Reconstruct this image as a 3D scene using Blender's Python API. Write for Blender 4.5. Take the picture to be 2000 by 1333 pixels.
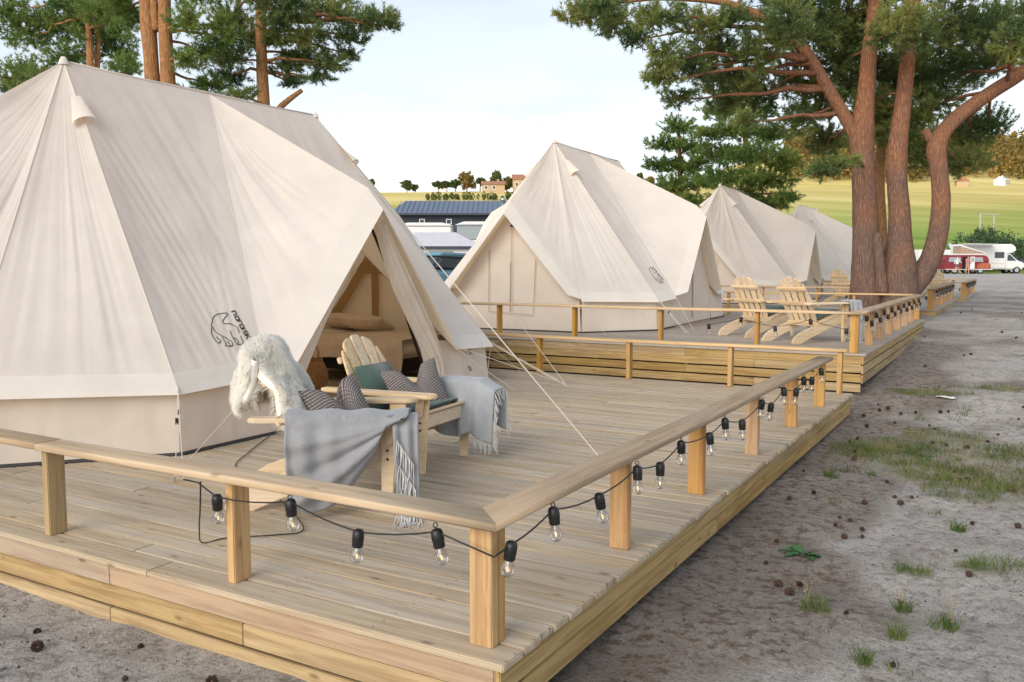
import bpy, bmesh, math, random
import numpy as np
from mathutils import Vector, Matrix, Euler

for o in list(bpy.data.objects):
    bpy.data.objects.remove(o, do_unlink=True)
SC = bpy.context.scene
COL = SC.collection
rad = math.radians
random.seed(7)
RS = np.random.RandomState(11)

# ------------------------------------------------------------------ camera
cam_d = bpy.data.cameras.new('camera')
cam_d.sensor_width = 36.0
cam_d.lens = 30.5
cam_d.clip_start = 0.05
cam_d.clip_end = 4000
cam = bpy.data.objects.new('camera', cam_d)
cam.location = (1.509, -2.533, 1.399)
cam.rotation_euler = (rad(90 - 4.94), 0, rad(30.1))
COL.objects.link(cam)
SC.camera = cam

# ------------------------------------------------------------------ sky, sun, exposure
SUN_EL, SUN_AZ = 22.0, 184.0          # azimuth clockwise from +Y: low evening sun behind the viewer
world = bpy.data.worlds.new('World')
SC.world = world
world.use_nodes = True
wn, wl = world.node_tree.nodes, world.node_tree.links
wn.clear()
sky = wn.new('ShaderNodeTexSky')
sky.sky_type = 'NISHITA'
sky.sun_disc = False
sky.sun_elevation = rad(SUN_EL)
sky.sun_rotation = rad(SUN_AZ)
sky.air_density = 1.0
sky.dust_density = 0.0
sky.ozone_density = 2.0
bg = wn.new('ShaderNodeBackground')
bg.inputs['Strength'].default_value = 0.15
wo = wn.new('ShaderNodeOutputWorld')
hsv = wn.new('ShaderNodeHueSaturation')
hsv.inputs['Saturation'].default_value = 0.82
gam = wn.new('ShaderNodeGamma')                # flattens sky brightness so the foreground gets relatively more light, same everywhere
gam.inputs['Gamma'].default_value = 0.5
wl.new(hsv.outputs[0], gam.inputs['Color'])
wl.new(sky.outputs[0], hsv.inputs['Color'])
wb = wn.new('ShaderNodeMix'); wb.data_type = 'RGBA'; wb.blend_type = 'MULTIPLY'   # camera white balance, the same over the whole sky
wb.inputs[0].default_value = 1.0; wb.inputs[7].default_value = (1.05, 1.0, 0.95, 1)
wl.new(gam.outputs[0], wb.inputs[6])
# faint high wisps of cloud, spread over the whole sky
wtc = wn.new('ShaderNodeTexCoord'); wmp = wn.new('ShaderNodeMapping'); wmp.inputs['Scale'].default_value = (1.6, 1.6, 7.0)
wnz = wn.new('ShaderNodeTexNoise'); wnz.inputs['Scale'].default_value = 2.2; wnz.inputs['Detail'].default_value = 7.0; wnz.inputs['Roughness'].default_value = 0.6
wl.new(wtc.outputs['Generated'], wmp.inputs[0]); wl.new(wmp.outputs[0], wnz.inputs['Vector'])
wrp = wn.new('ShaderNodeValToRGB'); wrp.color_ramp.elements[0].position = 0.30; wrp.color_ramp.elements[0].color = (0.84, 0.85, 0.89, 1); wrp.color_ramp.elements[1].position = 0.52; wrp.color_ramp.elements[1].color = (1, 1, 1, 1)
wl.new(wnz.outputs[0], wrp.inputs[0])
wcl = wn.new('ShaderNodeMix'); wcl.data_type = 'RGBA'; wcl.blend_type = 'MULTIPLY'; wcl.inputs[0].default_value = 1.0
wl.new(wb.outputs[2], wcl.inputs[6]); wl.new(wrp.outputs[0], wcl.inputs[7])
wl.new(wcl.outputs[2], bg.inputs['Color'])
wl.new(bg.outputs[0], wo.inputs['Surface'])

sun_d = bpy.data.lights.new('sun', 'SUN')
sun_d.energy = 1.15
sun_d.angle = rad(50)
sun_d.color = (1.0, 0.89, 0.75)
sun = bpy.data.objects.new('sun', sun_d)
az, el = rad(SUN_AZ), rad(SUN_EL)
to_sun = Vector((math.sin(az) * math.cos(el), math.cos(az) * math.cos(el), math.sin(el)))
sun.rotation_euler = to_sun.to_track_quat('Z', 'Y').to_euler()
sun.location = (0, -60, 40)
COL.objects.link(sun)

vs = SC.view_settings
vs.view_transform = 'Standard'
vs.look = 'None'
vs.gamma = 1.0
vs.use_curve_mapping = False
vs.exposure = 1.70

# ------------------------------------------------------------------ helpers
def link(o, parent=None):
    COL.objects.link(o)
    if parent is not None:
        o.parent = parent
    return o

def tag(o, label=None, cat=None, group=None, kind=None):
    if label: o['label'] = label
    if cat: o['category'] = cat
    if group: o['group'] = group
    if kind: o['kind'] = kind
    return o

def empty(name, loc=(0, 0, 0), rz=0.0, label=None, cat=None, group=None):
    o = bpy.data.objects.new(name, None)
    o.empty_display_size = 0.2
    o.location = loc
    o.rotation_euler = (0, 0, rz)
    link(o)
    return tag(o, label, cat, group)

def copy_tree(o, parent=None):
    c = o.copy()
    COL.objects.link(c)
    c.parent = parent
    for ch in list(o.children):
        copy_tree(ch, c)
    return c

def mesh_np(name, V, F, mat=None, smooth=False):
    """V (n,3) array, F (m,k) array of equal-size faces"""
    V = np.asarray(V, dtype=np.float32)
    F = np.asarray(F, dtype=np.int32)
    me = bpy.data.meshes.new(name)
    k = F.shape[1]
    me.vertices.add(len(V))
    me.vertices.foreach_set('co', V.ravel())
    me.loops.add(F.size)
    me.loops.foreach_set('vertex_index', F.ravel())
    me.polygons.add(len(F))
    me.polygons.foreach_set('loop_start', np.arange(0, F.size, k, dtype=np.int32))
    me.polygons.foreach_set('loop_total', np.full(len(F), k, dtype=np.int32))
    if smooth:
        me.polygons.foreach_set('use_smooth', np.ones(len(F), dtype=bool))
    me.update(calc_edges=True)
    me.validate()
    if mat: me.materials.append(mat)
    return me

def obj(name, me, parent=None, loc=None, rot=None):
    o = bpy.data.objects.new(name, me)
    if loc is not None: o.location = loc
    if rot is not None: o.rotation_euler = rot
    return link(o, parent)

class MB:
    def __init__(s): s.v = []; s.f = []
    def add(s, V, F):
        b = len(s.v)
        s.v.extend([tuple(p) for p in V])
        s.f.extend([tuple(i + b for i in f) for f in F])
    def box(s, c, d, M=None):
        x, y, z = d[0] / 2, d[1] / 2, d[2] / 2
        V = [Vector((a * x, b * y, e * z)) for e in (-1, 1) for b in (-1, 1) for a in (-1, 1)]
        if M is not None: V = [M @ p for p in V]
        V = [p + Vector(c) for p in V]
        s.add(V, [(0, 2, 3, 1), (4, 5, 7, 6), (0, 1, 5, 4), (2, 6, 7, 3), (0, 4, 6, 2), (1, 3, 7, 5)])
    def tube(s, pts, r, n=8, cap=True):
        pts = [Vector(p) for p in pts]
        if not hasattr(r, '__len__'): r = [r] * len(pts)
        rings = []
        up = None
        for i, p in enumerate(pts):
            t = (pts[min(i + 1, len(pts) - 1)] - pts[max(i - 1, 0)])
            if t.length < 1e-9: t = Vector((0, 0, 1))
            t.normalize()
            if up is None:
                up = t.orthogonal().normalized()
            up = (up - t * up.dot(t))
            if up.length < 1e-6: up = t.orthogonal()
            up.normalize()
            w = t.cross(up)
            rings.append([p + (up * math.cos(a) + w * math.sin(a)) * r[i] for a in [2 * math.pi * k / n for k in range(n)]])
        V = [q for ring in rings for q in ring]
        F = []
        for i in range(len(pts) - 1):
            for k in range(n):
                a, b = i * n + k, i * n + (k + 1) % n
                F.append((a, b, b + n, a + n))
        if cap:
            F.append(tuple(range(n - 1, -1, -1)))
            F.append(tuple(range(len(V) - n, len(V))))
        s.add(V, F)
    def lathe(s, prof, n=16, c=(0, 0, 0)):
        V = []; F = []
        for (r, z) in prof:
            for k in range(n):
                a = 2 * math.pi * k / n
                V.append((c[0] + r * math.cos(a), c[1] + r * math.sin(a), c[2] + z))
        for i in range(len(prof) - 1):
            for k in range(n):
                a, b = i * n + k, i * n + (k + 1) % n
                F.append((a, b, b + n, a + n))
        s.add(V, F)
    def prism(s, poly, y0, y1):
        """poly of (x,z) extruded along y"""
        n = len(poly)
        V = [(x, y0, z) for x, z in poly] + [(x, y1, z) for x, z in poly]
        F = [tuple(range(n)), tuple(range(2 * n - 1, n - 1, -1))]
        F += [(i, i + n, (i + 1) % n + n, (i + 1) % n) for i in range(n)]
        s.add(V, F)
    def mesh(s, name, mat, smooth=False, bevel=0.0, seg=2):
        me = bpy.data.meshes.new(name)
        me.from_pydata(s.v, [], s.f)
        if bevel or True:
            bm = bmesh.new(); bm.from_mesh(me)
            if bevel:
                es = [e for e in bm.edges if len(e.link_faces) == 2 and e.calc_face_angle(0) > 0.5]
                bmesh.ops.bevel(bm, geom=es, offset=bevel, segments=seg, affect='EDGES', clamp_overlap=True)
            bmesh.ops.recalc_face_normals(bm, faces=bm.faces)
            bm.to_mesh(me); bm.free()
        if smooth:
            for p in me.polygons: p.use_smooth = True
        if mat: me.materials.append(mat)
        return me
    def build(s, name, mat, parent=None, smooth=False, bevel=0.0, loc=None, rot=None, seg=2):
        return obj(name, s.mesh(name, mat, smooth, bevel, seg), parent, loc, rot)

_pc = {}
def plank(name, L, w, h, mat, parent, loc, rot=(0, 0, 0), bevel=0.006):
    """a bevelled timber, grain along local X; meshes are shared between alike pieces"""
    key = (round(L, 2), round(w, 4), round(h, 4), mat.name, bevel)
    if key not in _pc:
        m = MB(); m.box((0, 0, 0), (round(L, 2), w, h))
        _pc[key] = m.mesh(name, mat, False, bevel, 2)
    return obj(name, _pc[key], parent, loc, rot)

_nt = RS.rand(4096)
def n1(x, seed=0):
    """smooth 1-d noise, -1..1, vectorised"""
    x = np.asarray(x, dtype=float) + seed * 37.37
    i = np.floor(x).astype(int); f = x - i; f = f * f * (3 - 2 * f)
    return (_nt[i % 4096] * (1 - f) + _nt[(i + 1) % 4096] * f) * 2 - 1

def n2(x, y, seed=0):
    x = np.asarray(x, float) + seed * 17.3; y = np.asarray(y, float) + seed * 9.1
    i = np.floor(x).astype(int); j = np.floor(y).astype(int)
    fx = x - i; fy = y - j
    fx = fx * fx * (3 - 2 * fx); fy = fy * fy * (3 - 2 * fy)
    h = lambda a, b: _nt[(a * 57 + b * 131 + (a * b) % 7 * 13) % 4096]
    return ((h(i, j) * (1 - fx) + h(i + 1, j) * fx) * (1 - fy) + (h(i, j + 1) * (1 - fx) + h(i + 1, j + 1) * fx) * fy) * 2 - 1

# ------------------------------------------------------------------ materials
def new_mat(name):
    m = bpy.data.materials.new(name)
    m.use_nodes = True
    m.node_tree.nodes.clear()
    return m, m.node_tree.nodes, m.node_tree.links

def N(nodes, typ, **kw):
    n = nodes.new('ShaderNode' + typ)
    for k, v in kw.items():
        if k in n.inputs: n.inputs[k].default_value = v
        else: setattr(n, k, v)
    return n

def ramp(nodes, stops, interp='LINEAR'):
    r = nodes.new('ShaderNodeValToRGB')
    cr = r.color_ramp
    cr.interpolation = interp
    while len(cr.elements) < len(stops): cr.elements.new(0.5)
    for e, (p, c) in zip(cr.elements, stops):
        e.position = p
        e.color = (*c, 1) if len(c) == 3 else c
    return r

def mixc(nodes, links, a, b, fac, mode='MIX'):
    n = nodes.new('ShaderNodeMix'); n.data_type = 'RGBA'; n.blend_type = mode
    for val, idx in ((fac, 0), (a, 6), (b, 7)):
        if hasattr(val, 'is_linked') or hasattr(val, 'links'): links.new(val, n.inputs[idx])
        elif idx == 0: n.inputs[0].default_value = val
        else: n.inputs[idx].default_value = (*val, 1) if len(val) == 3 else val
    return n.outputs[2]

def simple(name, col, rough=0.6, metal=0.0, noise=0.0, nscale=20, bump=0.0, spec=0.5, **kw):
    m, n, l = new_mat(name)
    b = N(n, 'BsdfPrincipled', Roughness=rough, Metallic=metal)
    b.inputs['Specular IOR Level'].default_value = spec
    b.inputs['Base Color'].default_value = (*col, 1)
    o = N(n, 'OutputMaterial')
    if noise or bump:
        tc = N(n, 'TexCoord')
        t = N(n, 'TexNoise', Scale=nscale, Detail=5.0)
        l.new(tc.outputs['Object'], t.inputs['Vector'])
        if noise:
            dk = tuple(c * (1 - noise) for c in col); lt = tuple(min(1, c * (1 + noise)) for c in col)
            r = ramp(n, [(0.3, dk), (0.7, lt)])
            l.new(t.outputs[0], r.inputs[0]); l.new(r.outputs[0], b.inputs['Base Color'])
        if bump:
            bp = N(n, 'Bump', Strength=bump, Distance=0.01)
            l.new(t.outputs[0], bp.inputs['Height']); l.new(bp.outputs[0], b.inputs['Normal'])
    l.new(b.outputs[0], o.inputs[0])
    return m

def wood(name, light, dark, grey=None, greyfac=0.0, rough=0.7, knots=0.5, grain=1.0, knotcol=None, screws=False):
    """timber with grain along local X, varied per piece"""
    m, n, l = new_mat(name)
    tc = N(n, 'TexCoord'); oi = N(n, 'ObjectInfo')
    off = N(n, 'VectorMath', operation='MULTIPLY_ADD')
    l.new(oi.outputs['Random'], off.inputs[0])
    off.inputs[1].default_value = (37.0, 11.0, 23.0)
    l.new(tc.outputs['Object'], off.inputs[2])
    mp = N(n, 'Mapping'); mp.inputs['Scale'].default_value = (1.4, 26, 26)
    l.new(off.outputs[0], mp.inputs[0])
    g1 = N(n, 'TexNoise', Scale=1.0, Detail=6.0, Roughness=0.62, Distortion=0.6)
    l.new(mp.outputs[0], g1.inputs['Vector'])
    mp2 = N(n, 'Mapping'); mp2.inputs['Scale'].default_value = (3.0, 130, 130)
    l.new(off.outputs[0], mp2.inputs[0])
    g2 = N(n, 'TexNoise', Scale=1.0, Detail=3.0)
    l.new(mp2.outputs[0], g2.inputs['Vector'])
    r1 = ramp(n, [(0.28, tuple(c * 0.80 for c in dark)), (0.42, dark), (0.54, light), (0.75, tuple(min(1, c * 1.12) for c in light))])
    l.new(g1.outputs[0], r1.inputs[0])
    c = mixc(n, l, r1.outputs[0], tuple(x * 0.62 for x in dark), 0.0)
    fr = N(n, 'MapRange'); fr.inputs[1].default_value = 0.55; fr.inputs[2].default_value = 0.8; fr.inputs[3].default_value = 0; fr.inputs[4].default_value = 0.65 * grain
    l.new(g2.outputs[0], fr.inputs[0])
    l.new(fr.outputs[0], c.node.inputs[0])
    # blotchy weathering
    if grey is not None:
        mp3 = N(n, 'Mapping'); mp3.inputs['Scale'].default_value = (1.1, 5, 5)
        l.new(off.outputs[0], mp3.inputs[0])
        g3 = N(n, 'TexNoise', Scale=1.0, Detail=5.0, Roughness=0.6)
        l.new(mp3.outputs[0], g3.inputs['Vector'])
        f3 = N(n, 'MapRange'); f3.inputs[1].default_value = 0.35; f3.inputs[2].default_value = 0.68; f3.inputs[3].default_value = greyfac * 0.35; f3.inputs[4].default_value = min(1, greyfac * 1.25)
        l.new(g3.outputs[0], f3.inputs[0])
        c = mixc(n, l, c, grey, f3.outputs[0])
    # knots
    if knots:
        mk = N(n, 'Mapping'); mk.inputs['Scale'].default_value = (3.2, 8.0, 8.0)
        l.new(off.outputs[0], mk.inputs[0])
        vk = N(n, 'TexVoronoi', Scale=1.0, Randomness=1.0)
        l.new(mk.outputs[0], vk.inputs['Vector'])
        fk = N(n, 'MapRange'); fk.inputs[1].default_value = 0.05; fk.inputs[2].default_value = 0.13; fk.inputs[3].default_value = knots; fk.inputs[4].default_value = 0
        l.new(vk.outputs['Distance'], fk.inputs[0])
        c = mixc(n, l, c, knotcol or tuple(x * 0.42 for x in dark), fk.outputs[0])
    # screw heads in rows over the joists
    if screws:
        g = N(n, 'NewGeometry'); sw = N(n, 'SeparateXYZ'); l.new(g.outputs['Position'], sw.inputs[0])
        so = N(n, 'SeparateXYZ'); l.new(tc.outputs['Object'], so.inputs[0])
        mo = N(n, 'Math', operation='PINGPONG'); mo.inputs[1].default_value = 0.3; l.new(sw.outputs[0], mo.inputs[0])
        ay = N(n, 'Math', operation='ABSOLUTE'); l.new(so.outputs[1], ay.inputs[0])
        sy = N(n, 'Math', operation='SUBTRACT'); sy.inputs[1].default_value = 0.034; l.new(ay.outputs[0], sy.inputs[0])
        cv = N(n, 'CombineXYZ'); l.new(mo.outputs[0], cv.inputs[0]); l.new(sy.outputs[0], cv.inputs[1])
        le = N(n, 'VectorMath', operation='LENGTH'); l.new(cv.outputs[0], le.inputs[0])
        fs = N(n, 'MapRange'); fs.inputs[1].default_value = 0.0035; fs.inputs[2].default_value = 0.006; fs.inputs[3].default_value = 0.8; fs.inputs[4].default_value = 0.0
        l.new(le.outputs['Value'], fs.inputs[0])
        c = mixc(n, l, c, (0.09, 0.085, 0.08), fs.outputs[0])
    # per-piece tint
    hv = N(n, 'HueSaturation')
    v = N(n, 'MapRange'); v.inputs[3].default_value = 0.90; v.inputs[4].default_value = 1.10
    l.new(oi.outputs['Random'], v.inputs[0]); l.new(v.outputs[0], hv.inputs['Value'])
    s2 = N(n, 'Math', operation='MULTIPLY'); s2.inputs[1].default_value = 7.31
    l.new(oi.outputs['Random'], s2.inputs[0])
    s3 = N(n, 'Math', operation='FRACT'); l.new(s2.outputs[0], s3.inputs[0])
    s4 = N(n, 'MapRange'); s4.inputs[3].default_value = 0.82; s4.inputs[4].default_value = 1.1
    l.new(s3.outputs[0], s4.inputs[0]); l.new(s4.outputs[0], hv.inputs['Saturation'])
    l.new(c, hv.inputs['Color'])
    b = N(n, 'BsdfPrincipled', Roughness=rough)
    b.inputs['Specular IOR Level'].default_value = 0.3
    l.new(hv.outputs[0], b.inputs['Base Color'])
    bp = N(n, 'Bump', Strength=0.35, Distance=0.004)
    ad = N(n, 'Math', operation='ADD'); l.new(g1.outputs[0], ad.inputs[0]); l.new(g2.outputs[0], ad.inputs[1])
    l.new(ad.outputs[0], bp.inputs['Height']); l.new(bp.outputs[0], b.inputs['Normal'])
    o = N(n, 'OutputMaterial'); l.new(b.outputs[0], o.inputs[0])
    return m

def canvas(name, col, trans, tcol, bump=0.25):
    m, n, l = new_mat(name)
    tc = N(n, 'TexCoord')
    t = N(n, 'TexNoise', Scale=2.2, Detail=6.0, Roughness=0.6)
    l.new(tc.outputs['Object'], t.inputs['Vector'])
    r = ramp(n, [(0.3, tuple(c * 0.93 for c in col)), (0.7, tuple(min(1, c * 1.04) for c in col))])
    l.new(t.outputs[0], r.inputs[0])
    d = N(n, 'BsdfDiffuse', Roughness=0.6)
    l.new(r.outputs[0], d.inputs['Color'])
    tr = N(n, 'BsdfTranslucent'); tr.inputs['Color'].default_value = (*tcol, 1)
    mx = N(n, 'MixShader'); mx.inputs[0].default_value = trans
    l.new(d.outputs[0], mx.inputs[1]); l.new(tr.outputs[0], mx.inputs[2])
    w = N(n, 'TexNoise', Scale=7.0, Detail=4.0, Roughness=0.55)
    l.new(tc.outputs['Object'], w.inputs['Vector'])
    w2 = N(n, 'TexNoise', Scale=420.0, Detail=1.0)
    l.new(tc.outputs['Object'], w2.inputs['Vector'])
    bp = N(n, 'Bump', Strength=bump, Distance=0.02)
    l.new(w.outputs[0], bp.inputs['Height'])
    bp2 = N(n, 'Bump', Strength=0.12, Distance=0.001)
    l.new(w2.outputs[0], bp2.inputs['Height']); l.new(bp.outputs[0], bp2.inputs['Normal'])
    l.new(bp2.outputs[0], d.inputs['Normal'])
    o = N(n, 'OutputMaterial'); l.new(mx.outputs[0], o.inputs[0])
    return m

def foliage(name, c_dark, c_mid, c_light, trans=0.3, nscale=0.9):
    m, n, l = new_mat(name)
    g = N(n, 'NewGeometry')
    t = N(n, 'TexNoise', Scale=nscale, Detail=3.0)
    l.new(g.outputs['Position'], t.inputs['Vector'])
    a = N(n, 'MapRange'); a.inputs[3].default_value = -0.16; a.inputs[4].default_value = 0.16
    l.new(g.outputs['Random Per Island'], a.inputs[0])
    s = N(n, 'Math', operation='ADD'); l.new(t.outputs[0], s.inputs[0]); l.new(a.outputs[0], s.inputs[1])
    r = ramp(n, [(0.28, c_dark), (0.5, c_mid), (0.72, c_light)])
    l.new(s.outputs[0], r.inputs[0])
    d = N(n, 'BsdfPrincipled', Roughness=0.6); d.inputs['Specular IOR Level'].default_value = 0.25
    l.new(r.outputs[0], d.inputs['Base Color'])
    tr = N(n, 'BsdfTranslucent'); l.new(r.outputs[0], tr.inputs['Color'])
    mx = N(n, 'MixShader'); mx.inputs[0].default_value = trans
    l.new(d.outputs[0], mx.inputs[1]); l.new(tr.outputs[0], mx.inputs[2])
    o = N(n, 'OutputMaterial'); l.new(mx.outputs[0], o.inputs[0])
    return m

def bark(name, lower, upper, z0, z1):
    """pine bark: grey plates low down turning orange higher up, with furrows"""
    m, n, l = new_mat(name)
    g = N(n, 'NewGeometry'); sx = N(n, 'SeparateXYZ'); l.new(g.outputs['Position'], sx.inputs[0])
    mp = N(n, 'Mapping'); mp.inputs['Scale'].default_value = (13, 13, 2.4)
    l.new(g.outputs['Position'], mp.inputs[0])
    v = N(n, 'TexVoronoi', Scale=1.6, Randomness=1.0); v.feature = 'DISTANCE_TO_EDGE'
    nz = N(n, 'TexNoise', Scale=3.0, Detail=6.0, Roughness=0.65)
    l.new(mp.outputs[0], nz.inputs['Vector'])
    dm = N(n, 'MixRGB'); dm.blend_type = 'ADD'; dm.inputs[0].default_value = 1.6
    l.new(mp.outputs[0], dm.inputs[1]); l.new(nz.outputs[1], dm.inputs[2])
    l.new(dm.outputs[0], v.inputs['Vector'])
    h = N(n, 'MapRange'); h.inputs[1].default_value = z0; h.inputs[2].default_value = z1
    l.new(sx.outputs[2], h.inputs[0])
    big = N(n, 'TexNoise', Scale=1.3, Detail=3.0); l.new(g.outputs['Position'], big.inputs['Vector'])
    ad = N(n, 'Math', operation='MULTIPLY_ADD'); ad.inputs[1].default_value = 1.5; ad.inputs[2].default_value = -0.75
    l.new(big.outputs[0], ad.inputs[0])
    ad2 = N(n, 'Math', operation='ADD'); ad2.use_clamp = True
    l.new(ad.outputs[0], ad2.inputs[0]); l.new(h.outputs[0], ad2.inputs[1])
    c = mixc(n, l, lower, upper, ad2.outputs[0])
    nr = ramp(n, [(0.3, (0.55, 0.55, 0.55)), (0.7, (1.25, 1.25, 1.25))])
    l.new(nz.outputs[0], nr.inputs[0])
    c = mixc(n, l, c, nr.outputs[0], 1.0, 'MULTIPLY')
    fr = N(n, 'MapRange'); fr.inputs[1].default_value = 0.0; fr.inputs[2].default_value = 0.22; fr.inputs[3].default_value = 0.5; fr.inputs[4].default_value = 0.0
    l.new(v.outputs['Distance'], fr.inputs[0])
    c = mixc(n, l, c, tuple(x * 0.38 for x in lower), fr.outputs[0])
    b = N(n, 'BsdfPrincipled', Roughness=0.9); b.inputs['Specular IOR Level'].default_value = 0.1
    l.new(c, b.inputs['Base Color'])
    bp = N(n, 'Bump', Strength=0.9, Distance=0.05)
    l.new(v.outputs['Distance'], bp.inputs['Height'])
    bp2 = N(n, 'Bump', Strength=0.5, Distance=0.03); l.new(nz.outputs[0], bp2.inputs['Height']); l.new(bp.outputs[0], bp2.inputs['Normal'])
    l.new(bp2.outputs[0], b.inputs['Normal'])
    o = N(n, 'OutputMaterial'); l.new(b.outputs[0], o.inputs[0])
    return m

M = {}
M['deck'] = wood('deck_boards', (0.51, 0.395, 0.25), (0.38, 0.265, 0.15), (0.465, 0.41, 0.335), 0.5, knots=0.6, knotcol=(0.13, 0.08, 0.045), screws=True)
M['deck_far'] = wood('deck_boards_grey', (0.43, 0.345, 0.26), (0.33, 0.255, 0.18), (0.37, 0.335, 0.30), 0.75, knots=0.4, knotcol=(0.15, 0.11, 0.07))
M['skirt'] = wood('impregnated_planks', (0.47, 0.315, 0.125), (0.33, 0.195, 0.065), (0.39, 0.305, 0.18), 0.3, knots=0.75, knotcol=(0.15, 0.085, 0.035))
M['skirt_red'] = wood('weathered_pink_planks', (0.44, 0.31, 0.19), (0.33, 0.205, 0.115), (0.40, 0.33, 0.265), 0.5, knots=0.75, knotcol=(0.15, 0.08, 0.04))
M['post'] = wood('post_timber', (0.53, 0.30, 0.085), (0.39, 0.19, 0.045), (0.46, 0.29, 0.115), 0.3, knots=0.6, knotcol=(0.20, 0.11, 0.045))
M['post_orange'] = wood('post_timber_orange', (0.51, 0.295, 0.125), (0.38, 0.195, 0.075), (0.44, 0.295, 0.165), 0.3, knots=0.6, knotcol=(0.18, 0.09, 0.04))
M['rail'] = wood('rail_timber', (0.62, 0.43, 0.23), (0.50, 0.31, 0.135), (0.53, 0.40, 0.26), 0.35, knots=0.6, knotcol=(0.24, 0.14, 0.06))
M['rail_grey'] = wood('rail_timber_grey', (0.47, 0.32, 0.18), (0.36, 0.225, 0.115), (0.41, 0.33, 0.25), 0.5, knots=0.6, knotcol=(0.18, 0.11, 0.06))
M['chair'] = wood('chair_timber', (0.72, 0.56, 0.37), (0.66, 0.49, 0.30), None, 0, knots=0.15, grain=0.25, rough=0.6, knotcol=(0.40, 0.24, 0.11))
M['dark'] = simple('shade_black', (0.012, 0.011, 0.010), 0.95)  # near-black that stands in for deep shade
M['canvas'] = canvas('tent_canvas', (0.82, 0.79, 0.75), 0.30, (0.95, 0.68, 0.40))
M['canvas_w'] = canvas('wall_canvas', (0.83, 0.775, 0.705), 0.28, (0.93, 0.66, 0.39), 0.35)
M['hem'] = canvas('hem_canvas', (0.80, 0.765, 0.715), 0.18, (0.78, 0.62, 0.42), 0.1)
M['tan'] = canvas('tan_webbing', (0.50, 0.34, 0.18), 0.1, (0.6, 0.4, 0.2), 0.1)
M['seam'] = simple('seam_thread', (0.60, 0.54, 0.47), 0.9)
M['rope'] = simple('guy_rope', (0.62, 0.56, 0.47), 0.8)
M['black'] = simple('black_plastic', (0.012, 0.012, 0.014), 0.45)
M['ink'] = simple('printed_ink', (0.035, 0.035, 0.04), 0.8)
M['sheet'] = simple('groundsheet', (0.035, 0.033, 0.032), 0.7)
M['steel'] = simple('steel', (0.5, 0.5, 0.5), 0.35, 0.9)

# ------------------------------------------------------------------ terrain
VO = np.array([1.509, -2.533]); VF = np.array([-0.5015, 0.8652]); VR = np.array([0.8652, 0.5015])
_gy = np.array([-12, 0, 6, 7.6, 8.7, 15, 19, 30, 60, 90, 400.0])
_gz = np.array([-0.33, -0.30, -0.275, -0.25, -0.12, 0.14, 0.28, 0.36, 0.50, 0.64, 0.9])

def sstep(a, b, x):
    t = np.clip((x - a) / (b - a), 0, 1)
    return t * t * (3 - 2 * t)

def ground_z(x, y):
    x = np.asarray(x, float); y = np.asarray(y, float)
    z = np.interp(y, _gy, _gz)
    d = (x - VO[0]) * VF[0] + (y - VO[1]) * VF[1]
    lat = (x - VO[0]) * VR[0] + (y - VO[1]) * VR[1]
    right = sstep(0.10, 0.30, lat / np.maximum(d, 1.0))
    hl = np.interp(d, [100, 130, 262, 300, 700], [0, 3.8, 23.4, 24.0, 20.0])
    hr = np.interp(d, [100, 130, 262, 330, 460, 700], [0, 3.8, 23.4, 29.4, 60, 64])
    z = z + hl * (1 - right) + hr * right
    z = z + np.where(d > 120, n2(x / 60, y / 60, 3) * 0.9 * sstep(120, 180, d), 0)
    z = z + 5.0 * sstep(-20, -125, y)                       # a gentle rise behind the viewer
    near = sstep(60, 20, np.hypot(x - 1, y - 4))
    z = z + near * (n2(x * 1.3, y * 1.3, 1) * 0.022 + n2(x * 3.7, y * 3.7, 2) * 0.012 + n2(x * 9, y * 9, 4) * 0.006)
    return z

GRASS_PATCH = [(0.63, 5.9, 0.75, 0.75), (1.3, 4.95, 0.55, 0.75), (0.28, 5.9, 0.35, 0.4), (1.5, 6.3, 0.7, 0.6), (1.0, 5.3, 0.5, 0.6),
               (0.57, 8.9, 0.5, 0.35), (1.43, 9.4, 0.6, 0.25), (0.95, 6.9, 0.5, 0.35), (1.7, 5.3, 0.5, 0.8), (2.2, 6.2, 0.9, 0.9),
               (1.44, 2.85, 0.22, 0.12), (1.08, 2.64, 0.16, 0.12), (2.9, 26.0, 1.2, 1.0), (4.5, 55.0, 5.0, 3.0)]

def grid_axis(lo, hi, a, b, step, grow):
    xs = list(np.arange(a, b + 1e-6, step))
    s = step; x = xs[-1]
    while x < hi:
        s *= grow; x += s; xs.append(x)
    s = step; x = xs[0]; L = []
    while x > lo:
        s *= grow; x -= s; L.append(x)
    return np.array(L[::-1] + xs)

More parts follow.
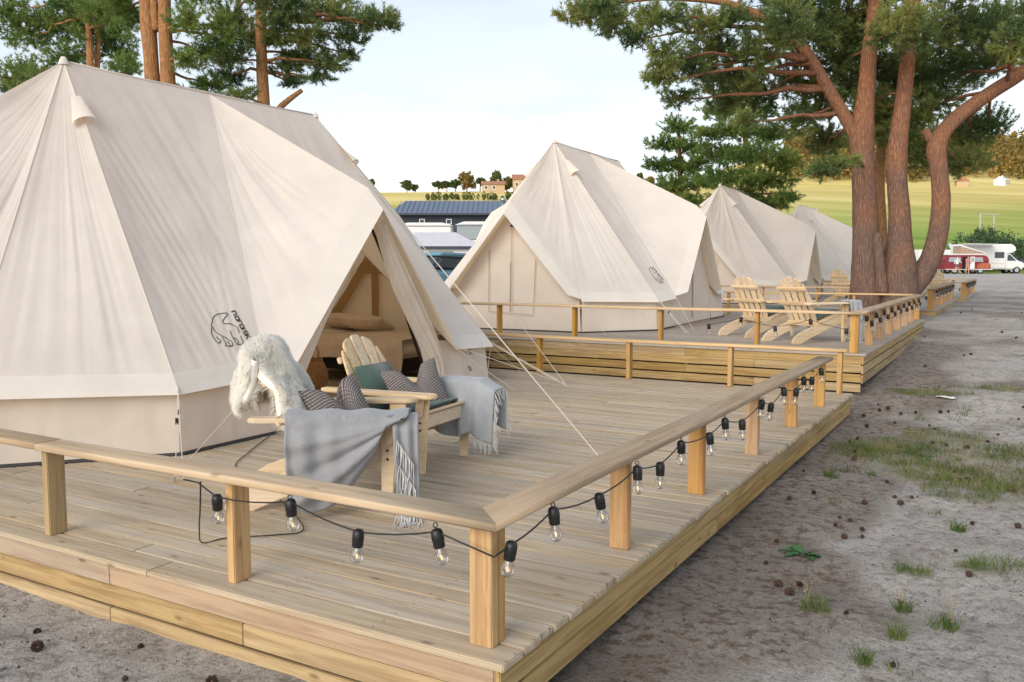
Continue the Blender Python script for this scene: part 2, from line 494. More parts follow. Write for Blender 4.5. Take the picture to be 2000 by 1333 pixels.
def make_ground():
    xs = grid_axis(-700, 700, -3.6, 5.2, 0.055, 1.10)
    ys = grid_axis(-260, 760, -1.6, 10.5, 0.06, 1.075)
    X, Y = np.meshgrid(xs, ys)
    Z = ground_z(X, Y)
    V = np.stack([X, Y, Z], -1).reshape(-1, 3)
    nx, ny = len(xs), len(ys)
    I = np.arange((ny - 1) * nx).reshape(ny - 1, nx)[:, :-1].ravel()
    F = np.stack([I, I + 1, I + nx + 1, I + nx], 1)
    me = mesh_np('ground', V, F, None, True)
    x, y = X.ravel(), Y.ravel()
    d = (x - VO[0]) * VF[0] + (y - VO[1]) * VF[1]
    lat = (x - VO[0]) * VR[0] + (y - VO[1]) * VR[1]
    g = np.zeros(len(x))
    for (px, py, rx, ry) in GRASS_PATCH:
        q = ((x - px) / rx) ** 2 + ((y - py) / ry) ** 2 + n2(x * 4, y * 4, 6) * 0.5
        g = np.maximum(g, sstep(1.1, 0.3, q) * (0.42 + 0.2 * n2(x * 7, y * 7, 8)))
    g = np.maximum(g, sstep(84, 92, d) * 1.0)
    gold = sstep(140, 240, d + n2(x / 25, y / 25, 9) * 14)  # ripe hay plus the evening sun's gold, painted in up the slope
    litter = sstep(0.05, 0.6, n2(x * 0.9, y * 0.9, 12) + 0.35 * n2(x * 3, y * 3, 13) + 1.25 * sstep(1.1, 0.1, np.abs(x - 0.15)) * sstep(-1, 2, y) * sstep(22, 8, y) - 0.05)
    litter *= sstep(60, 20, d)
    at = me.attributes.new('mask', 'FLOAT_COLOR', 'POINT')
    at.data.foreach_set('color', np.stack([g, gold, litter, np.ones_like(g)], 1).astype(np.float32).ravel())
    m, n, l = new_mat('sand_and_fields')
    a = N(n, 'Attribute'); a.attribute_name = 'mask'
    sp = N(n, 'SeparateColor'); l.new(a.outputs['Color'], sp.inputs[0])
    geo = N(n, 'NewGeometry')
    n_big = N(n, 'TexNoise', Scale=1.7, Detail=6.0, Roughness=0.6); l.new(geo.outputs['Position'], n_big.inputs['Vector'])
    n_mid = N(n, 'TexNoise', Scale=14.0, Detail=6.0, Roughness=0.7); l.new(geo.outputs['Position'], n_mid.inputs['Vector'])
    n_fin = N(n, 'TexNoise', Scale=160.0, Detail=4.0, Roughness=0.8); l.new(geo.outputs['Position'], n_fin.inputs['Vector'])
    sand = ramp(n, [(0.30, (0.42, 0.38, 0.345)), (0.5, (0.58, 0.54, 0.50)), (0.72, (0.68, 0.645, 0.61))])
    l.new(n_big.outputs[0], sand.inputs[0])
    fine = ramp(n, [(0.32, (0.35, 0.35, 0.36)), (0.5, (1.0, 1.0, 1.0)), (0.72, (1.45, 1.42, 1.38))])
    l.new(n_fin.outputs[0], fine.inputs[0])
    c = mixc(n, l, sand.outputs[0], fine.outputs[0], 0.75, 'MULTIPLY')
    n_sp = N(n, 'TexNoise', Scale=52.0, Detail=5.0, Roughness=0.75); l.new(geo.outputs['Position'], n_sp.inputs['Vector'])
    spk = ramp(n, [(0.30, (0.28, 0.25, 0.23)), (0.43, (0.85, 0.84, 0.83)), (0.6, (1.08, 1.08, 1.08)), (0.74, (1.35, 1.34, 1.32))]); l.new(n_sp.outputs[0], spk.inputs[0])
    c = mixc(n, l, c, spk.outputs[0], 0.9, 'MULTIPLY')
    mid = ramp(n, [(0.34, (0.45, 0.42, 0.40)), (0.52, (1, 1, 1))]); l.new(n_mid.outputs[0], mid.inputs[0])
    c = mixc(n, l, c, mid.outputs[0], 0.8, 'MULTIPLY')
    lit = ramp(n, [(0.35, (0.09, 0.06, 0.042)), (0.65, (0.26, 0.19, 0.14))]); l.new(n_fin.outputs[0], lit.inputs[0])
    lf = N(n, 'Math', operation='MULTIPLY'); l.new(sp.outputs[2], lf.inputs[0])
    lr = N(n, 'MapRange'); lr.inputs[1].default_value = 0.36; lr.inputs[2].default_value = 0.60; lr.inputs[4].default_value = 0.95
    l.new(n_mid.outputs[0], lr.inputs[0]); l.new(lr.outputs[0], lf.inputs[1])
    c = mixc(n, l, c, lit.outputs[0], lf.outputs[0])
    gr = ramp(n, [(0.3, (0.10, 0.12, 0.04)), (0.5, (0.17, 0.18, 0.07)), (0.75, (0.29, 0.25, 0.13))]); l.new(n_mid.outputs[0], gr.inputs[0])
    # stripes of mown hay on the slope, low sunlight mixed into the gold
    mpf = N(n, 'Mapping'); mpf.inputs['Rotation'].default_value = (0, 0, rad(-30)); mpf.inputs['Scale'].default_value = (0.006, 0.085, 0.02)
    l.new(geo.outputs['Position'], mpf.inputs[0])
    n_f = N(n, 'TexNoise', Scale=1.0, Detail=5.0, Roughness=0.6); l.new(mpf.outputs[0], n_f.inputs['Vector'])
    hay_sun_c = ramp(n, [(0.3, (0.52, 0.43, 0.13)), (0.5, (0.70, 0.56, 0.20)), (0.7, (0.82, 0.69, 0.33))]); l.new(n_f.outputs[0], hay_sun_c.inputs[0])
    grn_c = ramp(n, [(0.3, (0.15, 0.25, 0.04)), (0.6, (0.28, 0.37, 0.08)), (0.8, (0.40, 0.42, 0.12))]); l.new(n_f.outputs[0], grn_c.inputs[0])
    far = mixc(n, l, grn_c.outputs[0], hay_sun_c.outputs[0], sp.outputs[1])
    dist = N(n, 'VectorMath', operation='LENGTH'); l.new(geo.outputs['Position'], dist.inputs[0])
    dr = N(n, 'MapRange'); dr.inputs[1].default_value = 88; dr.inputs[2].default_value = 100; l.new(dist.outputs['Value'], dr.inputs[0])
    grass = mixc(n, l, gr.outputs[0], far, dr.outputs[0])
    gf = N(n, 'MapRange'); gf.inputs[1].default_value = 0.15; gf.inputs[2].default_value = 0.7
    gs = N(n, 'Math', operation='MULTIPLY_ADD'); gs.inputs[1].default_value = 0.5; l.new(n_mid.outputs[0], gs.inputs[0]); l.new(sp.outputs[0], gs.inputs[2])
    gs2 = N(n, 'Math', operation='SUBTRACT'); gs2.inputs[1].default_value = 0.25; l.new(gs.outputs[0], gs2.inputs[0])
    l.new(gs2.outputs[0], gf.inputs[0])
    c = mixc(n, l, c, grass, gf.outputs[0])
    b = N(n, 'BsdfPrincipled', Roughness=0.95); b.inputs['Specular IOR Level'].default_value = 0.1
    l.new(c, b.inputs['Base Color'])
    bp = N(n, 'Bump', Strength=1.0, Distance=0.05); l.new(n_mid.outputs[0], bp.inputs['Height'])
    bp2 = N(n, 'Bump', Strength=1.0, Distance=0.015); l.new(n_sp.outputs[0], bp2.inputs['Height']); l.new(bp.outputs[0], bp2.inputs['Normal'])
    l.new(bp2.outputs[0], b.inputs['Normal'])
    o = N(n, 'OutputMaterial'); l.new(b.outputs[0], o.inputs[0])
    me.materials.append(m)
    return tag(obj('ground', me), kind='structure', label='grey sand of the camp running up into mown hillside fields')
make_ground()

# ------------------------------------------------------------------ decks and railings
DECKW = 8.9
def mitred_rail(name, L, w, h, mat, parent, loc, rot, m0=0, m1=0, r=0.009):
    """rail along local X from 0 to L, rounded section; m0/m1 = +-1 shear the ends into 45 degree mitres"""
    prof = []
    for (cy, cz, a0) in ((w / 2 - r, h / 2 - r, 0), (-w / 2 + r, h / 2 - r, 90), (-w / 2 + r, -h / 2 + r, 180), (w / 2 - r, -h / 2 + r, 270)):
        for k in range(4):
            a = rad(a0 + 30 * k)
            prof.append((cy + r * math.cos(a), cz + r * math.sin(a)))
    n = len(prof); segs = max(2, int(L / 0.6))
    V = []; F = []
    for i in range(segs + 1):
        t = i / segs
        for (y, z) in prof:
            x = t * L
            if i == 0: x += m0 * y
            if i == segs: x += m1 * y
            V.append((x, y + 0.002 * math.sin(x * 2.3 + L), z + 0.002 * math.sin(x * 1.7)))
    for i in range(segs):
        for k in range(n):
            a, b = i * n + k, i * n + (k + 1) % n
            F.append((a, b, b + n, a + n))
    mb = MB(); mb.add(V, F + [tuple(range(n - 1, -1, -1)), tuple(range(segs * n, segs * n + n))])
    me = mb.mesh(name, mat)
    for p in me.polygons: p.use_smooth = len(p.vertices) == 4
    return obj(name, me, parent, loc, rot)

def make_deck(y0, y1, z, skirt_front, skirt_right, label, x1=0.0, fine=True, mat='deck', red=True):
    """boards run along X; front edge at y0, open right edge at x1"""
    t = empty('wooden_deck', (x1, y0, z), 0, label, 'deck', 'camp decks')
    L = y1 - y0
    # front edge board
    bw = 0.145
    for k, (a, b) in enumerate(((-DECKW, -5.3), (-5.296, -1.9), (-1.896, 0.012))):
        plank('board', b - a, bw, 0.028, M[mat], t, ((a + b) / 2, bw / 2 - 0.012, -0.014), bevel=0.005)
    pitch = 0.1235; y = bw - 0.008 + 0.004
    rows = []
    while y + pitch < L - 0.004:
        rows.append(y); y += pitch
    rnd = random.Random(int(y0 * 10) + 5)
    if fine:
        for k, y in enumerate(rows):
            j = [-2.3, -4.1, -3.3, -5.0][k % 4] + rnd.uniform(-0.25, 0.25)
            j = round(j, 1)
            for (a, b) in ((-DECKW, j - 0.002), (j + 0.002, 0.004 + rnd.choice((0, 0.004, 0.008, 0.012)))):
                plank('board', b - a, pitch - 0.0085, 0.028, M[mat], t,
                      ((a + b) / 2, y + pitch / 2, -0.014 + rnd.uniform(-0.0012, 0.0012)), (rnd.uniform(-0.004, 0.004), 0, rnd.uniform(-0.0004, 0.0004)), bevel=0.004)
    else:
        mb = MB()
        for k, y in enumerate(rows):
            mb.box((-DECKW / 2, y + pitch / 2, -0.014 + rnd.uniform(-0.001, 0.001)), (DECKW, pitch - 0.007, 0.028))
        tag(mb.build('boards', M[mat], t, bevel=0.003, seg=1), kind='stuff')
    # skirting planks: front
    hp = 0.097
    zt = -0.031
    for k in range(skirt_front[0]):
        gap = skirt_front[1][k]
        zt -= gap
        mm = M['skirt_red'] if (k == 0 and red) else M['skirt']
        tilt = 0.10 if (k == 0 and red) else 0.0
        for (a, b) in ((-DECKW, -4.9 - 0.4 * (k % 2)), (-4.896 - 0.4 * (k % 2), -2.2 + 0.9 * (k % 2)), (-2.196 + 0.9 * (k % 2), -0.036)):
            plank('skirting_plank', b - a, 0.024, hp, mm, t, ((a + b) / 2, 0.018 - 0.002 * k, zt - hp / 2), (tilt * 0.3, 0, 0), 0.004)
        zt -= hp
    zt = -0.031
    for k in range(skirt_right[0]):
        zt -= skirt_right[1][k]
        cut = (2.6, 5.3) if k % 2 else (3.9, 6.4)
        ya = 0.006
        for yb in (*cut, L - 0.03):
            plank('skirting_plank', yb - ya - 0.004, 0.024, hp, M['skirt'], t, (-0.012 - 0.012, (ya + yb) / 2, zt - hp / 2), (0, 0, math.pi / 2), 0.004)
            ya = yb
        zt -= hp
    # bearers and joists behind the planks, near-black to paint in the crawl space's shade
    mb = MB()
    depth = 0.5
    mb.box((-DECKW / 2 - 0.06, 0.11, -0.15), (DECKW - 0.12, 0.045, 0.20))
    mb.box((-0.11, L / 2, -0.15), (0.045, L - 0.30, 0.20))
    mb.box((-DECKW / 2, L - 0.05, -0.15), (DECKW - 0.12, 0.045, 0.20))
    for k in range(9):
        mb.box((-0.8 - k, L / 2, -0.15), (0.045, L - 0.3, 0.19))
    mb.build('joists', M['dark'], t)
    # short cleats that hold the lowest plank
    for k in range(6):
        plank('cleat', 0.30, 0.045, 0.045, M['skirt'], t, (-0.9 - 1.3 * k, 0.058, -0.19), (0, math.pi / 2, 0), 0.003)
    return t

POST_H = 0.46
def make_railing(name_label, base, runs, mats=('post', 'rail')):
    t = empty('deck_railing', base, 0, name_label, 'railing', 'low deck railings')
    for kind, args in runs:
        if kind == 'post_y':      # post standing along the front rail: 48 wide in X, 98 deep in Y
            x, y, mt = args
            plank('post', POST_H, 0.098, 0.048, M[mt], t, (x, y, POST_H / 2), (0, math.pi / 2, 0), 0.004)
        elif kind == 'post_x':    # along a side rail
            x, y, mt = args
            plank('post', POST_H, 0.048, 0.098, M[mt], t, (x, y, POST_H / 2), (0, math.pi / 2, 0), 0.004)
        elif kind == 'rail':
            (x, y), L, rz, m0, m1, mt = args
            mitred_rail('rail', L, 0.155, 0.034, M[mt], t, (x, y, POST_H + 0.018), (0, 0, rz), m0, m1)
    return t

d1 = make_deck(0.0, 7.57, 0.0, (3, (0.0, 0.002, 0.012)), (2, (0.0, 0.003, 0.012)), 'nearest weathered plank deck with pinkish front plank in the foreground')
d2 = make_deck(8.38, 16.2, 0.36, (4, (0.0, 0.002, 0.018, 0.018)), (3, (0.0, 0.016, 0.016)), 'second plank deck, raised on a slatted skirting behind the nearest deck', mat='deck_far', red=False)
d3 = make_deck(18.9, 26.6, 0.42, (2, (0.0, 0.002)), (2, (0.0, 0.004)), 'third plank deck just beyond the big forked pine', mat='deck_far', red=False, fine=False)
d4 = make_deck(27.3, 35.0, 0.42, (2, (0.0, 0.002)), (2, (0.0, 0.004)), 'farthest plank deck of the row', x1=0.25, mat='deck_far', red=False, fine=False)

# nearest deck: front run, right run, far run
RX, RY = -0.115, 0.10                      # centre lines of the rails
runs = [('post_x', (-0.142, 0.108, 'post')), ('post_x', (-0.142, 0.159, 'post'))]
for k, x in enumerate((-1.438, -2.799, -4.15, -5.5, -6.85, -8.2)):
    runs.append(('post_y', (x, 0.123, 'post' if k != 1 else 'skirt')))
for k, y in enumerate((1.39, 2.585, 3.885, 5.185, 6.445)):
    runs.append(('post_x', (-0.142, y, 'post_orange' if k != 4 else 'post')))
runs += [('rail', ((RX, RY), 2.68, math.pi, -1, 0, 'rail')), ('rail', ((RX - 2.684, RY), 2.9, math.pi, 0, 0, 'rail_grey')), ('rail', ((RX - 5.59, RY), 2.9, math.pi, 0, 0, 'rail')),
         ('rail', ((RX, RY), 6.45, math.pi / 2, 1, 0, 'rail_grey'))]
make_railing('low railing round the nearest deck with a mitred corner post', (0, 0, 0), runs)
runs = [('post_y', (x, 7.46, 'post')) for x in (-0.12, -1.33, -2.60, -3.86, -5.1, -6.4)]
runs += [('rail', ((-0.045, 7.46), 4.6, math.pi, 0, 0, 'rail')), ('rail', ((-4.65, 7.46), 3.9, math.pi, 0, 0, 'rail_grey'))]
make_railing('straight railing along the back of the nearest deck, before the slatted skirting', (0, 0, 0), runs)

def far_railing(y0, L, z, x1, label):
    runs = [('post_x', (-0.142, 0.108, 'post')), ('post_x', (-0.142, 0.159, 'post'))]
    for x in (-1.30, -2.58, -3.86, -5.1, -6.4, -7.7): runs.append(('post_y', (x, 0.123, 'post')))
    y = 1.35
    while y < L - 0.7:
        runs.append(('post_x', (-0.142, y, 'post_orange'))); y += 1.05
    runs.append(('post_x', (-0.142, L - 0.12, 'post')))
    for x in (-1.30, -2.58, -3.86, -5.1): runs.append(('post_y', (x, L - 0.12, 'post')))
    runs += [('rail', ((RX, RY), 8.6, math.pi, -1, 0, 'rail')), ('rail', ((RX, RY), L - 0.15, math.pi / 2, 1, 0, 'rail_grey')), ('rail', ((RX - 0.075, L - 0.12), 6.0, math.pi, 0, 0, 'rail'))]
    return make_railing(label, (x1, y0, z), runs)
far_railing(8.38, 7.82, 0.36, 0.0, 'railing of the second deck, in front of the two chairs seen from behind')
far_railing(18.9, 7.7, 0.42, 0.0, 'railing of the third deck, right behind the forked pine')
far_railing(27.3, 7.7, 0.42, 0.25, 'railing of the farthest deck, rightmost in the photo')

# ------------------------------------------------------------------ tents
def V3(*a): return np.array(a, float)

class Patch:
    """bilinear quad (a b / c d; s from ab to cd, t from a to b) with sag and fabric folds along s"""
    def __init__(s, a, b, c, d, sag=0.0, amp=0.0, k=14, seed=0, out=None, skew=0.0, pull=0.0):
        s.a, s.b, s.c, s.d = [np.asarray(p, float) for p in (a, b, c, d)]
        s.sag, s.amp, s.k, s.seed, s.skew, s.pull = sag, amp, k, seed, skew, pull
        m = np.cross((s.c + s.d) - (s.a + s.b), (s.b + s.d) - (s.a + s.c))
        m /= np.linalg.norm(m)
        if out is not None and m @ np.asarray(out, float) < 0: m = -m
        s.n = m
    def __call__(s, S, T, off=0.0):
        S = np.asarray(S, float)[..., None]; T = np.asarray(T, float)[..., None]
        P = (s.a * (1 - T) + s.b * T) * (1 - S) + (s.c * (1 - T) + s.d * T) * S
        env = (np.clip(4 * S * (1 - S), 0, 1) ** 0.6) * (np.clip(4 * T * (1 - T), 0, 1) ** 0.5) * (np.clip(S * 1.6, 0, 1) if np.linalg.norm(s.a - s.b) < 0.01 else 1.0)
        q = T + s.skew * S
        w = n1(q * s.k + 0.35 * n1(S * 3, s.seed + 5), s.seed)
        w = w * 0.45 + 0.4 * (1 - 2 * np.abs(n1(q * s.k * 1.9 + 0.5 * S, s.seed + 2))) + 0.15 * n1(q * s.k * 5 + 0.5 * S, s.seed + 4)
        fade = 0.35 + 0.65 * (0.5 + 0.5 * n2(S * 2.0, q * 5, s.seed + 9))
        h = -s.sag * (4 * S * (1 - S)) * (0.4 + 0.6 * np.clip(4 * T * (1 - T), 0, 1)) * np.clip(8 * T * (1 - T), 0, 1) + s.amp * w * env * fade
        if s.pull:
            h = h + s.pull * np.abs(n1(T * s.k * 1.7, s.seed + 3)) * (S ** 3) * np.clip(6 * (1 - S), 0, 1) * np.clip(6 * T * (1 - T), 0, 1)
        return P + s.n * (h + off)
    def build(s, name, mat, parent, ns=40, nt=40):
        S, T = np.meshgrid(np.linspace(0, 1, ns + 1), np.linspace(0, 1, nt + 1), indexing='ij')
        P = s(S, T).reshape(-1, 3)
        I = np.arange(ns * (nt + 1)).reshape(ns, nt + 1)[:, :-1].ravel()
        F = np.stack([I, I + 1, I + nt + 2, I + nt + 1], 1)
        return obj(name, mesh_np(name, P, F, mat, True), parent)

def grid_mesh(name, P, mat, smooth=True):
    ns, nt = P.shape[0] - 1, P.shape[1] - 1
    I = np.arange(ns * (nt + 1)).reshape(ns, nt + 1)[:, :-1].ravel()
    F = np.stack([I, I + 1, I + nt + 2, I + nt + 1], 1)
    return mesh_np(name, P.reshape(-1, 3), F, mat, smooth)

def ribbon(mb, pts, w, nrm):
    pts = [Vector(p) for p in pts]
    nrm = Vector(nrm)
    V = []
    for i, p in enumerate(pts):
        t = pts[min(i + 1, len(pts) - 1)] - pts[max(i - 1, 0)]
        sd = t.cross(nrm).normalized() * w / 2
        V += [p - sd, p + sd]
    mb.add(V, [(2 * i, 2 * i + 1, 2 * i + 3, 2 * i + 2) for i in range(len(pts) - 1)])

LOGO_BEAR = [
    [(780,490),(755,430),(790,370),(840,310),(825,285),(770,285),(720,275),(650,300),(605,320),(560,400),(540,500),(545,570),(535,680),(560,770),(620,850),(660,880),(705,850),(690,810),(640,770),(630,740)],
    [(560,545),(600,640),(660,700),(740,750),(800,770),(870,830),(915,890),(910,935),(870,930)],
    [(780,490),(880,505),(960,530),(1010,580),(1040,650),(1050,700)],
    [(725,760),(750,820),(785,880),(780,940)], [(830,840),(860,890),(880,930)],
    [(880,640),(905,720),(920,770),(980,790),(1030,850),(1030,910),(1010,915),(960,830),(930,780)],
    [(1065,740),(1090,810),(1120,870),(1110,905),(1030,915)], [(780,940),(850,942),(910,940)]]
_GL = {'n': [[(0,0),(0,1),(.8,1),(1,.8),(1,0)]], 'o': [[(0,0),(0,1),(1,1),(1,0),(0,0)]], 'r': [[(0,0),(0,1),(.9,1)]],
       'd': [[(0,0),(0,1),(.7,1),(1,.7),(1,0),(0,0)]], 'i': [[(0,0),(0,1)]], 's': [[(1,1),(0,1),(0,.5),(1,.5),(1,0),(0,0)]],
       'k': [[(0,0),(0,1)], [(.9,1),(0,.5),(1,0)]]}
LOGO_TEXT = []
_e1 = np.array([0.47, 0.88]); _e2 = np.array([0.93, -0.33])
for ch, pos in zip('nordisk', (0, 122, 226, 312, 408, 458, 546)):
    for st in _GL[ch]:
        LOGO_TEXT.append([tuple(np.array([905, 268]) + _e1 * (pos + 78 * u) + _e2 * 70 * v) for u, v in st])

def logo_st(p):
    """emblem drawing units -> position on the roof panel"""
    u = (p[0] / 10 + 360 - 413) / 79.0; v = (675 - (p[1] / 10 + 580)) / 75.0
    s = (0.906 * (1 - u) + 0.922 * u) * (1 - v) + (0.80 * (1 - u) + 0.81 * u) * v
    t = (0.475 * (1 - u) + 0.92 * u) * (1 - v) + (0.58 * (1 - u) + 1.0 * u) * v
    return s, t

def make_tent(cx, cy, cz, rz, label, open_door=False, ns=44, main=False):
    t = empty('canvas_tent', (cx, cy, cz), rz, label, 'tent', 'cream canvas tents')
    Mz = V3(0, 0, 3.2)
    logo_patch = None
    for sx in (1, -1):
        for sy in (-1, 1):
            q = lambda x, y, z: V3(sx * x, sy * y, z)
            sd = int(5 + sx * 2 + sy + cy)
            A = q(0, 1.6, 3.215); C = q(2.12, 2.2, 0.50)
            D0 = q(2.12, 0, 2.13); D1 = q(2.30, 0, 1.92); Fo = q(2.15, 1.36, 0.535); F1 = q(2.31, 1.17, 0.60)
            N0 = q(0, 3.28, 2.07); N1 = q(0, 3.50, 1.86); G = q(1.22, 3.25, 0.53); G1 = q(1.08, 3.46, 0.60)
            out = V3(sx, 0, 0.6)
            p = Patch(A, Mz, C, Fo, 0.05, 0.024, 7, sd, out, -0.85, 0.016)
            p.build('roof_panel', M['canvas'], t, ns, ns)
            if main and sx == 1 and sy == -1: logo_patch = p
            Patch(Mz, Mz + 1e-4, D0, Fo, 0.045, 0.060, 8, sd + 1, V3(sx, sy, 0.8), 0.30, 0.014).build('roof_panel', M['canvas'], t, ns, ns)
            Patch(D0, D1, Fo, F1, 0.0, 0.004, 4, sd + 2, V3(sx, sy * 0.4, 0.5)).build('door_brow', M['hem'], t, 20, 6)
            Patch(A, A + 1e-4, C, G, 0.04, 0.022, 8, sd + 3, V3(sx, sy, 0.6), 0.1, 0.03).build('roof_panel', M['canvas'], t, ns, ns)
            Patch(A, A + 1e-4, N0, G, 0.05, 0.03, 8, sd + 4, V3(sx, sy, 0.8), 0.3, 0.012).build('roof_panel', M['canvas'], t, ns, ns)
            Patch(N0, N1, G, G1, 0.0, 0.004, 4, sd + 6, V3(sx * 0.4, sy, 0.5)).build('door_brow', M['hem'], t, 20, 6)
            # stitched hem along the eaves
            for (a, b, c0, c1, oo) in ((A, Mz, C, Fo, V3(sx, 0, 0.6)), (A, A, C, G, V3(sx, sy, 0.6))):
                e = lambda s_: (a * (1 - s_) + c0 * s_, b * (1 - s_) + c1 * s_)
                u0, u1 = e(0.962); l0, l1 = e(1.012)
                l0 = l0 + V3(0, 0, -0.012); l1 = l1 + V3(0, 0, -0.012)
                hp = Patch(u0, u1, l0, l1, 0, 0.004, 6, sd + 8, oo)
                for k_ in 'abcd': setattr(hp, k_, getattr(hp, k_) + hp.n * 0.007)
                hp.build('eave_hem', M['hem'], t, 4, 24)
            # low walls
            W = q(2.06, 2.15, 0.54); W0 = q(2.10, 2.19, 0.02)
            H = q(1.20, 3.17, 0.56); H0 = q(1.22, 3.22, 0.02)
            E = q(2.06, 1.22, 0.60); E0 = q(2.10, 1.22, 0.02)
            Patch(W, E, W0, E0, 0.0, 0.020, 7, sd + 10, V3(sx, 0, 0)).build('wall_panel', M['canvas_w'], t, 16, 28)
            Patch(W, H, W0, H0, 0.0, 0.020, 8, sd + 11, V3(sx, sy, 0)).build('wall_panel', M['canvas_w'], t, 16, 32)
            K = q(0.0, 3.17, 0.02)
            # end door, closed, one leaf per side of the zip
            Patch(q(0, 3.18, 2.0), q(1.16, 3.18, 0.56), K, q(1.2, 3.2, 0.02), 0.0, 0.016, 7, sd + 12, V3(0, sy, 0)).build('door_leaf', M['canvas_w'], t, 24, 24)
            if not (open_door and sx == 1):
                Patch(q(2.04, 0, 2.05), q(2.06, 1.26, 0.58), q(2.06, 0, 0.02), q(2.08, 1.26, 0.02), 0.0, 0.016, 7, sd + 13, V3(sx, 0, 0)).build('door_leaf', M['canvas_w'], t, 24, 24)
            # groundsheet rim
            mb = MB()
            mb.tube([E0 + V3(0, 0, -0.012), W0 + V3(sx * 0.015, 0, -0.012), H0 + V3(0, 0, -0.012), K + V3(0, 0, -0.012)], 0.017, 6)
            mb.build('groundsheet_rim', M['sheet'], t)
            # piped seams: hip, valley
            for a_, b_ in ((A, C), (A, G), (Mz, Fo)):
                mb = MB(); mb.tube([a_, a_ * 0.5 + b_ * 0.5, b_], 0.0055, 5); mb.build('seam', M['seam'], t)
            # vent hood on the hip
            hv = A * 0.80 + C * 0.20
            ax = (C - A) / np.linalg.norm(C - A)
            side = np.cross(ax, V3(sx, sy, 0.8)); side /= np.linalg.norm(side)
            nn = np.cross(side, ax); nn /= np.linalg.norm(nn)
            if nn @ V3(sx, sy, 1) < 0: nn = -nn
            P = np.zeros((9, 9, 3))
            for i in range(9):
                for j in range(9):
                    u = i / 8; a = math.pi * j / 8
                    wv = 0.04 + 0.065 * u; hh = 0.010 + 0.07 * u ** 1.6
                    P[i, j] = hv + ax * (-0.24 + 0.32 * u) + side * math.cos(a) * wv + nn * (math.sin(a) * hh + 0.006)
            obj('vent_hood', grid_mesh('vent_hood', P, M['canvas']), t)
            # guy ropes with sliders
            peg = q(2.75, 2.75, 0.01); peg2 = q(2.62, 1.9, 0.01) if not (open_door and sx == 1 and sy == -1) else q(2.5, 2.5, 0.01)
            if sx == 1:
                for a_, b_ in ((C, peg), (C + V3(0, 0, .015), peg + V3(0.02, 0.05, 0)), (Fo, peg2), (G, q(1.75, 3.55, 0.01))):
                    mb2 = MB(); mb2.tube([a_, a_ * 0.5 + b_ * 0.5 + V3(0, 0, -0.01), b_], 0.0035, 4); mb2.build('guy_rope', M['rope'], t)
                mb2 = MB(); mb2.tube([C + V3(0, 0, -0.02), C * 0.98 + V3(0, 0, -0.48)], 0.0035, 4); mb2.build('tie_down', M['rope'], t)
            sl = MB(); pm = C * 0.62 + peg * 0.38
            sl.box(tuple(pm), (0.016, 0.016, 0.045)); sl.box(tuple(C * 1.0 + V3(0, 0, -0.17)), (0.012, 0.02, 0.04))
            sl.build('rope_slider', M['black'], t)
            pgm = MB(); pgm.tube([peg + V3(0, 0, -0.01), peg + V3(0, 0, 0.03)], 0.006, 6); pgm.build('peg', M['steel'], t)
    # ridge seam and pole tips
    mb = MB(); mb.tube([(0, -1.62, 3.212), (0, -0.8, 3.20), (0, 0, 3.208), (0, 0.8, 3.20), (0, 1.62, 3.212)], 0.014, 6)
    mb.build('ridge_seam', M['canvas'], t, True)
    for y in (-1.6, 1.6):
        mb = MB(); mb.tube([(0, y, 0.0), (0, y, 3.205)], 0.02, 10); mb.build('pole', M['chair'], t)
        mb = MB(); mb.lathe([(0.001, 0.045), (0.02, 0.04), (0.035, 0.01), (0.05, -0.03)], 10, (0, y, 3.21)); mb.build('pole_cap', M['hem'], t, True)
    if not open_door:
        mb = MB()
        ribbon(mb, [(2.075, 0, 0.1), (2.07, 0, 1.0), (2.06, 0, 1.85)], 0.05, (1, 0, 0)); mb.build('zip_cover', M['tan'], t)
    # zips and toggles of the end door nearest the viewer
    mb = MB()
    ribbon(mb, [(-0.42, -3.205, 1.3), (-0.43, -3.215, 0.30), (0.38, -3.215, 0.26), (0.42, -3.205, 1.15)], 0.012, (0, -1, 0))
    ribbon(mb, [(0.0, -3.22, 1.75), (-0.02, -3.22, 0.32)], 0.010, (0, -1, 0))
    mb.build('zip', M['tan'], t)
    mb = MB(); ribbon(mb, [(-0.02, -3.224, 1.10), (-0.03, -3.224, 0.30)], 0.008, (0, -1, 0)); mb.box((0.02, -3.23, 1.68), (0.09, 0.012, 0.03)); mb.build('toggle', M['ink'], t)
    return t, logo_patch

t1, lp = make_tent(-5.9, 3.9, 0.0, 0.0, 'nearest and largest cream tent, its side door open onto the bed', True, 60, True)
# printed emblem and lettering, ink laid on the roof panel
for nm, strokes, w in (('bear_emblem', LOGO_BEAR, 0.0075), ('lettering', LOGO_TEXT, 0.011)):
    mb = MB()
    for st in strokes:
        pts = []
        for a, b in zip(st[:-1], st[1:]):
            for k in range(4): pts.append((a[0] + (b[0] - a[0]) * k / 4, a[1] + (b[1] - a[1]) * k / 4))
        pts.append(st[-1])
        P3 = [lp(*logo_st(p), 0.006) for p in pts]
        ribbon(mb, P3, w, lp.n)
    mb.build(nm, M['ink'], t1)

